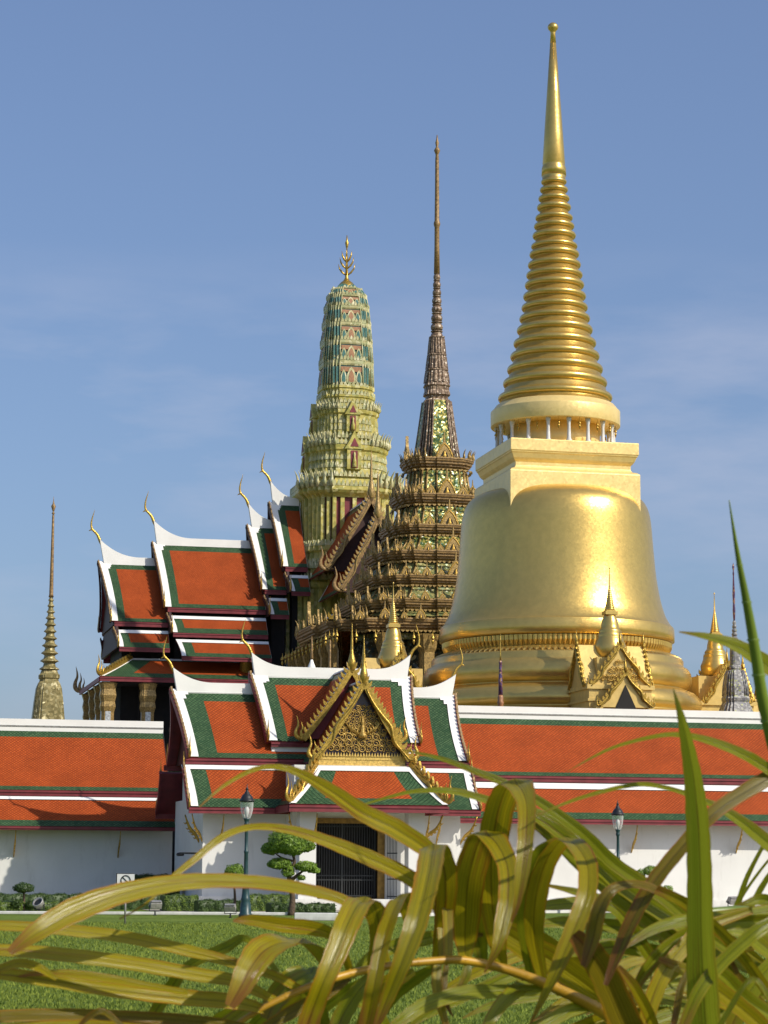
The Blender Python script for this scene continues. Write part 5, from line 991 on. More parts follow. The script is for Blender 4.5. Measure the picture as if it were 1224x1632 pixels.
# ------------------------------------------------------------------ street furniture on the lawn
def ground_at(px, py):                                  # world point on the lawn under a photo pixel
    r = ray(px, py); k = -EYE / r.z; return Vector((r.x * k, r.y * k, 0))
def lamp(px, py, h, label):
    p = ground_at(px, py); root = tag(empty('street_lamp', p, 0), label, 'street lamp', 'green lamp posts on the lawn')
    s = h / 4.9
    mb = MB(); mb.lathe([(r * s, z * s) for r, z in [(.26, 0), (.26, .12), (.22, .16), (.20, .5), (.17, .62), (.19, .68), (.16, .74), (.12, 1.15), (.14, 1.2), (.12, 1.26), (.085, 1.35), (.075, 2.4), (.09, 2.43), (.09, 2.49), (.07, 2.52), (.062, 3.42), (.09, 3.46), (.10, 3.52), (.075, 3.56), (.10, 3.66), (.14, 3.72)]], 16)
    for k in range(8): a = k * math.pi / 4; mb.tube([(.185 * s * math.cos(a), .185 * s * math.sin(a), .16 * s), (.15 * s * math.cos(a), .15 * s * math.sin(a), .6 * s)], .022 * s, 5)
    mb.build('post', 'lampgreen', root)
    mb = MB(); mb.lathe([(r * s, z * s) for r, z in [(.13, 3.72), (.19, 3.85), (.235, 4.05), (.25, 4.25), (.25, 4.36)]], 20, cap=False); g = mb.build('globe', 'glass', root)
    mb = MB(); mb.lathe([(r * s, z * s) for r, z in [(.03, 3.72), (.05, 3.8), (.09, 3.95), (.10, 4.05), (.06, 4.15), (.01, 4.18)]], 10); mb.build('bulb', 'porcelain', root)
    mb = MB(); mb.lathe([(r * s, z * s) for r, z in [(.2, 4.33), (.29, 4.35), (.30, 4.40), (.25, 4.43), (.22, 4.52), (.17, 4.60), (.10, 4.66), (.085, 4.72), (.06, 4.74), (.045, 4.80), (.07, 4.83), (.02, 4.9), (.012, 5.0), (.002, 5.04)]], 20); mb.build('cap', 'black', root)
lamp(391, 1462, 4.9, 'dark green street lamp in front of the gatehouse wall')
lamp(986, 1457, 4.75, 'dark green street lamp before the sunlit gallery, base hidden behind palm leaves')
# sign: crossed-out circle
p = ground_at(199, 1473); root = tag(empty('prohibition_sign', p, 0), 'small white prohibition sign with a crossed circle on a lawn post', 'sign')
mb = MB(); mb.tube([(0, .03, 0), (0, .03, 1.15)], .032, 8); mb.build('post', 'greymetal', root)
mb = MB(); mb.box((-.28, -.02, 1.02), (.28, .0, 1.60)); mb.build('panel', 'signwhite', root)
mb = MB(); mb.box((-.31, .0, 1.0), (.27, .02, 1.62)); mb.build('backing', 'black', root)
mb = MB(); c = (.0, -.026, 1.40)
mb.tube([(c[0] + .15 * math.cos(a), c[1], c[2] + .15 * math.sin(a)) for a in [2 * math.pi * k / 24 for k in range(25)]], .017, 6)
mb.build('symbol_ring', 'black', root)
mb = MB(); mb.tube([(c[0] - .10, c[1], c[2] + .10), (c[0] + .10, c[1], c[2] - .10)], .017, 6); mb.build('symbol_bar', 'black', root)
# floodlights
def flood(px, py, rz, label, rounded=False, s=1.0):
    p = ground_at(px, py); root = tag(empty('floodlight', p, rz), label, 'floodlight', 'floodlights along the planting bed')
    mb = MB(); mb.box((-.05 * s, -.1, 0), (.05 * s, .1, .03)); mb.tube([(0, 0, 0), (0, 0, .2 * s)], .035 * s, 8); mb.box((-.26 * s, -.02, .18 * s), (.26 * s, .02, .21 * s)); mb.box((-.27 * s, -.02, .18 * s), (-.245 * s, .02, .42 * s)); mb.box((.245 * s, -.02, .18 * s), (.27 * s, .02, .42 * s)); mb.build('stand', 'black', root)
    mb = MB()
    if rounded: mb.lathe([(.10, -.2), (.2, -.1), (.24, .12), (.24, .16), (.2, .16), (.18, .10)], 18)
    else:
        mb.prism([(-.10, -.16), (.12, -.16), (.2, .0), (.2, .05), (-.10, .16)], lambda x, y, e: (e, y, x), -.24, .24)
        mb.box((-.22, -.15, .17), (.22, .02, .2))
    o = mb.build('housing', 'greymetal', root); o.location = (0, 0, .42 * s); o.rotation_euler = (R(-50) if rounded else R(20), 0, 0); o.scale = (s, s, s)
    if rounded:
        m2 = MB(); m2.lathe([(.001, .10), (.18, .105)], 18, cap=False); l_ = m2.build('lens', 'iron', root); l_.location = (0, 0, .42 * s); l_.rotation_euler = (R(-50), 0, 0); l_.scale = (s, s, s)
flood(62, 1457, R(150), 'round floodlight on the lawn near the mushroom-shaped shrub', True, .95)
flood(247, 1459, R(25), 'tilted grey box floodlight beside the sunlit hedge end', False, .95)
flood(367, 1463, R(-8), 'pale box floodlight just left of the lamp post', False, .85)
flood(1168, 1452, R(30), 'dark box floodlight by the right-hand hedge among palm leaves', False, 1.1)

# ------------------------------------------------------------------ clipped trees and hedges
def clump(mb, c, r, n, ls, seed, mi=0, flatb=False):
    rr = random.Random(seed); c = Vector(c); r = Vector(r)
    for i in range(n):
        d = Vector((rr.gauss(0, 1), rr.gauss(0, 1), rr.gauss(0, 1))).normalized()
        if flatb and d.z < -.45: d.z *= .75
        q = rr.uniform(.55, 1.03) ** .6 * (1 + .10 * math.sin(d.x * 5 + seed) * math.cos(d.z * 4 + d.y * 3))
        p = c + Vector((d.x * r.x, d.y * r.y, d.z * r.z)) * q
        n_ = (d + Vector((rr.uniform(-.7, .7), rr.uniform(-.7, .7), rr.uniform(-.4, .9)))).normalized(); t = n_.orthogonal().normalized(); t.rotate(Matrix.Rotation(rr.uniform(0, 6.28), 3, n_)); b = n_.cross(t); s = ls * rr.uniform(.6, 1.3)
        mb.face([p - t * s, p + b * s * .5, p + t * s, p - b * s * .5], mi)
def topiary(name, px, py, label, balls, trunk, ls, key='foliage'):
    """balls: (dx, z, rx, rz) in metres at the tree; trunk: list of limb polylines [(dx, z, r)...]."""
    p = ground_at(px, py); root = tag(empty(name, p, 0), label, 'clipped tree')
    for k, (pts) in enumerate(trunk):
        mb = MB(); q = crom([(x, y_, z, r) for x, y_, z, r in pts], 4); mb.tube([a[:3] for a in q], [a[3] for a in q], 8); mb.build('trunk' if k == 0 else 'limb', 'bark', root)
    for k, (dx, dy, z, rx, rz) in enumerate(balls):
        mb = MB(); clump(mb, (dx, dy, z), (rx, rx * .95, rz), int(2400 * rx * (rx + rz) / .5), ls, k * 7 + int(px), 0, True); o = mb.build('crown', key, root)
topiary('topiary_tree', 462, 1459, 'large topiary tree with cloud-pruned tiers beside the doorway', [(-.05, 0, 2.85, .92, .62), (-.80, .1, 2.62, .42, .30), (.62, .1, 2.75, .38, .32), (-.42, -.1, 2.02, .50, .26), (.62, 0, 1.92, .46, .24), (-.08, -.15, 1.72, .26, .26), (.45, -.1, 1.48, .17, .12), (.92, .05, 1.78, .26, .14)],
        [[(0.05, 0, 0, .15), (.10, 0, .7, .11), (-.02, 0, 1.3, .10), (-.04, 0, 1.75, .075), (.16, 0, 2.1, .06), (.05, 0, 2.5, .05)], [(.0, 0, 1.35, .09), (.3, 0, 1.6, .06), (.62, 0, 1.85, .03)], [(-.03, 0, 1.6, .07), (-.2, 0, 1.8, .05), (-.42, 0, 1.95, .03)], [(.1, 0, 2.15, .05), (-.3, 0, 2.25, .04), (-.62, 0, 2.45, .02)]], .05)
topiary('topiary_tree', 373, 1457, 'small round-headed topiary tree just left of the green lamp post', [(0, 0, 1.62, .45, .42), (-.12, -.1, 1.35, .3, .25)], [[(0, 0, 0, .07), (.03, 0, .6, .055), (-.02, 0, 1.3, .04)]], .05)
topiary('topiary_shrub', 37, 1455, 'mushroom-shaped dark topiary shrub before the shaded gallery wall', [(0, 0, 1.0, .45, .24), (-.28, -.1, .36, .24, .22), (.32, -.1, .34, .22, .2)], [[(0, 0, 0, .07), (.02, 0, .4, .05), (0, 0, .9, .04)]], .04, 'hedgedark')
topiary('topiary_shrub', 1036, 1452, 'spindly topiary shrub with two leaf balls seen through the palm fronds', [(-.42, 0, 1.72, .26, .24), (.10, 0, 1.86, .46, .26), (.86, 0, .96, .26, .26)], [[(.2, 0, 0, .06), (.15, 0, .9, .045), (-.05, 0, 1.2, .035), (-.35, 0, 1.6, .02)], [(.05, 0, 1.1, .03), (.2, 0, 1.5, .02), (.15, 0, 1.75, .015)], [(.15, 0, .6, .03), (.6, 0, .75, .02), (.85, 0, .9, .015)]], .04)
def hedge(px0, px1, py, h, d, label, key, seed, ls=.036):
    a, b = ground_at(px0, py), ground_at(px1, py); L = (b - a).length; ang = math.atan2(b.y - a.y, b.x - a.x)
    root = tag(empty('hedge', a, ang), label, 'hedge'); rr = random.Random(seed)
    mb = MB(); nx = max(4, int(L / .18)); 
    def surf(s, t):                                     # t: 0 front foot, 1 front top, 2 back top
        x = s * L; n = .05 * math.sin(x * 7 + seed) + .04 * math.sin(x * 17 + t * 5)
        return (x, -.02 + n if t <= 1 else (t - 1) * d, h * min(1, t) + (n * .8 if t >= 1 else 0))
    rows = [[surf(i / nx, t) for i in range(nx + 1)] for t in (0, .5, .95, 1.1, 1.6, 2)]; mb.grid(rows, 0, False, True)
    for e in (0, nx): mb.face([rows[k][e] for k in range(6)] + [(rows[5][e][0], d, 0)])
    core = mb.build('twig_core', 'hedgedark', root)
    m2 = MB(); n = int(L * (h + d) * 520)
    for i in range(n):
        t = rr.choice((rr.uniform(0, 1), rr.uniform(1, 2), rr.uniform(0, 1.2))); p = Vector(surf(rr.random(), t)) + Vector((rr.uniform(-.04, .04), rr.uniform(-.05, .01), rr.uniform(-.03, .03)))
        n_ = Vector((rr.uniform(-.9, .9), -1 if t < 1 else -.2, rr.uniform(-.4, .9) if t < 1 else 1)).normalized(); q = n_.orthogonal().normalized(); q.rotate(Matrix.Rotation(rr.uniform(0, 6.28), 3, n_)); b_ = n_.cross(q); s = ls * rr.uniform(.6, 1.3)
        m2.face([p - q * s, p + b_ * s * .55, p + q * s, p - b_ * s * .55])
    m2.build('leaves', key, root)
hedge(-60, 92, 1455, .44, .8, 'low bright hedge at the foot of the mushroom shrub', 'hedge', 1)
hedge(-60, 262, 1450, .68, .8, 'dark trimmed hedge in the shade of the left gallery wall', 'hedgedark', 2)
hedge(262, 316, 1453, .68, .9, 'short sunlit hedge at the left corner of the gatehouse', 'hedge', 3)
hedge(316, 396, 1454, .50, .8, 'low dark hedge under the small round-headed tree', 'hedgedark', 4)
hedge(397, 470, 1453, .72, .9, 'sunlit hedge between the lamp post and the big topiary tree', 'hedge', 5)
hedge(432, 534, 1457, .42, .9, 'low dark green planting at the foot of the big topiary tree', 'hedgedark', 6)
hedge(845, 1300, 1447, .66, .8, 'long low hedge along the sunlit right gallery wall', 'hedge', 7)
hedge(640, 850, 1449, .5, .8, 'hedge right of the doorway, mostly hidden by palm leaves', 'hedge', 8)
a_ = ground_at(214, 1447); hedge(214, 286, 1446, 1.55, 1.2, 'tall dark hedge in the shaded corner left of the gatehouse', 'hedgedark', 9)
def kerb(px0, py0, px1, py1, h, wd, nm='kerb'):
    a, b = ground_at(px0, py0), ground_at(px1, py1); mb = MB(); d = (b - a); L = d.length
    mb.box((0, 0, 0), (L, wd, h)); o = mb.build(nm, 'kerb', None, a, math.atan2(d.y, d.x)); o['kind'] = 'structure'
    m = o.modifiers.new('bevel', 'BEVEL'); m.width = .02; m.segments = 2
kerb(-80, 1456.5, 465, 1459, .12, .15); kerb(469, 1467, 537, 1467.5, .27, .25); kerb(537, 1463, 830, 1458, .14, .2); kerb(830, 1456, 1300, 1453, .14, .2)

# ------------------------------------------------------------------ palms close to the camera
def ribbon(name, pts, parent, key, side=None, tilt=0.0, fold=0.22, wave=0.0, seed=0):
    """A leaflet: pts (photo x, photo y, width in photo pixels, distance m), base to tip; a shallow V section."""
    q = crom(pts, 7); n = len(q); P_ = [at(x, y, d) for x, y, w_, d in q]; rr = random.Random(seed * 13 + n)
    mb = MB(); rows = []; uvs = []; L = 0; view = (P_[n // 2] - Vector((0, 0, EYE))).normalized(); prev = None
    for i, p in enumerate(P_):
        t = (P_[min(i + 1, n - 1)] - P_[max(i - 1, 0)]).normalized()
        if side is not None: s_ = CR * math.cos(side) + CU * math.sin(side); s_ = (s_ - t * s_.dot(t)).normalized()
        else: s_ = t.cross(view).normalized()
        if prev is not None and s_.dot(prev) < 0 and side is None: s_ = -s_
        prev = s_.copy()
        s_.rotate(Matrix.Rotation(tilt + wave * math.sin(i / n * 5 + seed), 3, t)); nn = s_.cross(t).normalized()
        if nn.dot(view) > 0: nn = -nn
        w_ = max(.0008, q[i][2] * q[i][3] / FOC * .5) * (1 + .03 * math.sin(i * 1.7 + seed))
        if i: L += (p - P_[i - 1]).length
        rows.append([p + s_ * w_ * a - nn * fold * w_ * b for a, b in ((-1, .0), (-.55, .42), (-.06, .95), (0, 1.0), (.06, .95), (.55, .42), (1, .0))]); uvs.append([((a + 1) / 2, L) for a in (-1, -.55, -.06, 0, .06, .55, 1)])
    uvs = [[(a, b - L) for a, b in r] for r in uvs]; mb.grid(rows, 0, False, True, uvs); return mb.build(name, key, parent)
def world_parent(name, loc, label, cat):
    o = bpy.data.objects.new(name, None); sc.collection.objects.link(o); o.location = loc; return tag(o, label, cat)
def local(o, parent):
    o.data.transform(Matrix.Translation(-parent.location)); return o
def frond_rachis(pts, parent, key='rachis'):
    q = crom(pts, 8); mb = MB(); mb.tube([at(x, y, d) for x, y, r, d in q], [r * d / FOC for x, y, r, d in q], 10)
    for i in range(4, len(q), 6):
        x, y, r, d = q[i]; mb.lathe([(.001, -r * d / FOC * 1.2), (r * d / FOC * 1.25, 0), (.001, r * d / FOC * 1.2)], 8)
        for k in range(len(mb.v) - 40, len(mb.v)): mb.v[k] = tuple(Vector(mb.v[k]) + at(x, y, d))
    return local(mb.build('rachis', key, parent), parent)
def leaflets(parent, rach, lst):
    for k, (key, opt, pts) in enumerate(lst):
        o = ribbon('leaflet', pts, parent, key, seed=k + 1, **opt); local(o, parent)
def D(pts, d0, d1): return [(x, y, w_, d0 + (d1 - d0) * i / (len(pts) - 1)) for i, (x, y, w_) in enumerate(pts)]
gp = ground_at(1010, 3400); gp = at(1040, 1700, 3.9); gp.z = 0
palmA = world_parent('areca_palm', gp, 'yellowing palm frond arching low across the foreground with folded straps', 'palm')
frond_rachis([(1040, 1700, 13, 3.95), (1010, 1650, 11, 3.92), (949, 1606, 10, 3.86), (869, 1568, 8.5, 3.8), (800, 1543, 7.5, 3.75), (741, 1531, 7, 3.72), (700, 1531, 6.5, 3.7), (630, 1538, 6, 3.67), (558, 1552, 6.5, 3.64), (490, 1574, 6, 3.6), (420, 1606, 5, 3.57), (350, 1650, 4, 3.55)], palmA)
Y, G_, B_ = 'palmyel', 'palmgreen', 'palmbrown'
A = [
 (Y, dict(side=0.05, tilt=.1), [(697, 1531, 18, 3.80), (708, 1462, 32, 3.78), (710, 1395, 38, 3.72), (692, 1349, 42, 3.62), (684, 1385, 43, 3.52), (674, 1430, 41, 3.46), (660, 1480, 37, 3.42), (640, 1535, 30, 3.40), (618, 1590, 22, 3.40), (598, 1640, 10, 3.40)]),
 (Y, dict(side=0.0, tilt=-.15), [(592, 1546, 16, 3.74), (604, 1490, 30, 3.70), (596, 1448, 40, 3.62), (577, 1433, 42, 3.54), (558, 1462, 42, 3.47), (540, 1508, 37, 3.43), (518, 1560, 33, 3.4), (498, 1612, 34, 3.4), (486, 1650, 34, 3.4)]),
 (Y, dict(side=0.1, tilt=.25), [(648, 1536, 16, 3.74), (660, 1480, 28, 3.70), (640, 1428, 32, 3.64), (618, 1470, 30, 3.56), (604, 1525, 25, 3.52), (596, 1570, 27, 3.5), (582, 1640, 24, 3.5)]),
 (Y, dict(side=-.35, tilt=.1), [(532, 1558, 18, 3.70), (508, 1515, 42, 3.62), (462, 1496, 56, 3.52), (425, 1508, 54, 3.44), (400, 1540, 46, 3.40), (384, 1572, 36, 3.38), (366, 1604, 18, 3.37)]),
 (G_, dict(side=-.2, tilt=.3), [(520, 1560, 30, 3.78), (500, 1545, 46, 3.76), (470, 1560, 44, 3.74), (440, 1590, 36, 3.74), (425, 1625, 24, 3.74)]),
 (Y, dict(tilt=.5), [(618, 1540, 14, 3.72), (596, 1470, 16, 3.70), (560, 1440, 18, 3.66), (500, 1420, 22, 3.6), (408, 1406, 25, 3.5), (300, 1405, 29, 3.42), (200, 1422, 38, 3.35), (120, 1450, 46, 3.3), (60, 1484, 36, 3.26), (15, 1518, 14, 3.24)]),
 (Y, dict(tilt=.5), [(480, 1578, 14, 3.6), (440, 1556, 16, 3.58), (390, 1540, 18, 3.56), (320, 1520, 20, 3.53), (209, 1495, 22, 3.48), (105, 1482, 20, 3.43), (0, 1475, 17, 3.38), (-80, 1478, 8, 3.35)]),
 (Y, dict(tilt=.45), [(440, 1595, 14, 3.58), (375, 1564, 22, 3.54), (320, 1554, 24, 3.51), (209, 1535, 25, 3.46), (105, 1522, 24, 3.41), (0, 1514, 20, 3.36), (-90, 1515, 8, 3.32)]),
 (Y, dict(tilt=.4), [(420, 1608, 16, 3.57), (370, 1596, 26, 3.53), (300, 1590, 27, 3.5), (190, 1578, 27, 3.45), (80, 1562, 24, 3.4), (0, 1552, 20, 3.36), (-90, 1550, 8, 3.32)]),
 (Y, dict(tilt=.2), [(300, 1582, 10, 3.46), (240, 1572, 12, 3.44), (175, 1560, 14, 3.42), (110, 1552, 14, 3.4), (60, 1552, 8, 3.38), (30, 1556, 3, 3.37)]),
 (B_, dict(tilt=.3), [(400, 1640, 16, 3.55), (320, 1628, 20, 3.52), (200, 1620, 20, 3.48), (100, 1617, 20, 3.43), (0, 1620, 20, 3.38), (-60, 1626, 12, 3.36)]),
 (Y, dict(tilt=.2), [(300, 1650, 8, 3.5), (200, 1634, 10, 3.46), (100, 1632, 12, 3.42), (0, 1640, 14, 3.38), (-60, 1650, 10, 3.36)]),
 (B_, dict(tilt=.1), [(200, 1640, 8, 3.34), (165, 1612, 10, 3.33), (140, 1622, 9, 3.33), (120, 1642, 5, 3.33)]),
 (Y, dict(tilt=.3), [(90, 1560, 7, 3.34), (60, 1541, 14, 3.33), (30, 1535, 15, 3.32), (0, 1544, 13, 3.31), (-40, 1560, 6, 3.3)]),
 (Y, dict(tilt=.2), [(715, 1531, 14, 3.74), (712, 1430, 20, 3.78), (700, 1372, 26, 3.78), (640, 1326, 32, 3.74), (580, 1296, 29, 3.7), (530, 1262, 24, 3.66), (475, 1231, 14, 3.6), (437, 1222, 9, 3.56), (401, 1228, 8, 3.52), (356, 1253, 6, 3.48), (318, 1286, 2, 3.45)]),
 (Y, dict(tilt=.25), [(705, 1532, 12, 3.76), (700, 1450, 20, 3.8), (661, 1404, 26, 3.78), (590, 1368, 26, 3.73), (509, 1336, 19, 3.67), (455, 1321, 14, 3.62), (401, 1318, 11, 3.58), (356, 1333, 12, 3.54), (311, 1369, 12, 3.5), (275, 1398, 9, 3.47), (235, 1438, 4, 3.44), (190, 1465, 2, 3.42)]),
 (Y, dict(tilt=-.3), [(560, 1552, 12, 3.66), (535, 1496, 18, 3.62), (500, 1480, 24, 3.58), (450, 1474, 24, 3.53), (400, 1466, 18, 3.49), (372, 1467, 5, 3.46)]),
 (Y, dict(side=-.1, tilt=.15), [(742, 1532, 16, 3.84), (742, 1478, 44, 3.84), (748, 1400, 52, 3.80), (774, 1328, 48, 3.68), (806, 1370, 34, 3.58), (810, 1425, 31, 3.53), (802, 1470, 28, 3.5), (792, 1510, 16, 3.48), (772, 1550, 3, 3.48)]),
 (G_, dict(side=.0, tilt=-.2), [(770, 1537, 14, 3.9), (758, 1480, 40, 3.9), (752, 1420, 44, 3.88), (765, 1350, 36, 3.82), (780, 1326, 20, 3.78)]),
 (Y, dict(side=.05, tilt=.1), [(800, 1543, 18, 3.86), (786, 1450, 42, 3.85), (784, 1370, 50, 3.82), (796, 1290, 50, 3.74), (820, 1246, 52, 3.64), (838, 1275, 32, 3.56), (838, 1330, 27, 3.51), (832, 1390, 23, 3.48), (824, 1440, 12, 3.47), (815, 1470, 3, 3.47)]),
 (G_, dict(side=-.25, tilt=-.1), [(848, 1560, 14, 3.86), (838, 1480, 28, 3.85), (842, 1408, 28, 3.83), (862, 1358, 24, 3.78), (892, 1338, 18, 3.72)]),
 (Y, dict(side=-.12, tilt=.15), [(866, 1568, 14, 3.86), (852, 1490, 30, 3.84), (856, 1425, 36, 3.8), (875, 1368, 34, 3.74), (906, 1337, 36, 3.66), (934, 1370, 34, 3.58), (936, 1420, 31, 3.53), (920, 1468, 31, 3.5), (898, 1520, 27, 3.48), (880, 1560, 18, 3.47), (845, 1632, 3, 3.47)]),
 (G_, dict(tilt=.2), [(868, 1578, 16, 3.8), (790, 1580, 22, 3.76), (742, 1582, 24, 3.72), (689, 1597, 24, 3.68), (657, 1614, 22, 3.65), (610, 1650, 12, 3.62)]),
 (G_, dict(tilt=.2), [(850, 1563, 18, 3.82), (826, 1576, 24, 3.78), (801, 1598, 24, 3.74), (780, 1628, 18, 3.71), (764, 1660, 8, 3.7)]),
 (G_, dict(tilt=.1), [(946, 1602, 14, 3.86), (905, 1612, 22, 3.82), (868, 1634, 20, 3.79), (840, 1660, 10, 3.77)]),
 (G_, dict(side=.2), [(745, 1534, 10, 3.78), (742, 1556, 16, 3.77), (727, 1583, 6, 3.76)]),
 (Y, dict(side=.1), [(697, 1535, 14, 3.78), (696, 1570, 16, 3.76), (703, 1605, 14, 3.74), (716, 1650, 8, 3.73)]),
 (B_, dict(side=.1), [(712, 1533, 8, 3.8), (708, 1570, 10, 3.78), (712, 1600, 8, 3.77), (722, 1620, 2, 3.76)]),
 (Y, dict(tilt=-.2), [(1010, 1660, 34, 4.0), (960, 1592, 44, 3.98), (900, 1545, 46, 3.96), (840, 1508, 44, 3.94), (790, 1478, 36, 3.92), (745, 1455, 18, 3.9)]),
 (Y, dict(tilt=-.1), [(1000, 1620, 30, 4.06), (930, 1555, 38, 4.04), (860, 1505, 40, 4.02), (800, 1465, 34, 4.0), (735, 1436, 14, 3.98)]),
 (G_, dict(tilt=.3), [(560, 1556, 12, 3.72), (600, 1520, 22, 3.78), (660, 1500, 24, 3.84), (720, 1490, 18, 3.88), (770, 1490, 6, 3.9)]),
 (B_, dict(tilt=.2), [(556, 1556, 14, 3.66), (520, 1585, 18, 3.64), (470, 1610, 22, 3.62), (420, 1640, 16, 3.6), (380, 1665, 8, 3.58)]),
 (G_, dict(tilt=.2), [(600, 1548, 14, 3.7), (570, 1580, 26, 3.68), (545, 1620, 30, 3.67), (530, 1660, 24, 3.66)]),
 (G_, dict(tilt=.3), [(480, 1578, 12, 3.66), (500, 1598, 26, 3.68), (512, 1630, 30, 3.7), (516, 1670, 20, 3.7)]),
 (G_, dict(tilt=.1), [(470, 1588, 10, 3.7), (400, 1500, 10, 3.72), (360, 1510, 18, 3.74), (300, 1540, 16, 3.76), (270, 1578, 22, 3.78), (230, 1640, 16, 3.8)]),
]
leaflets(palmA, None, A)

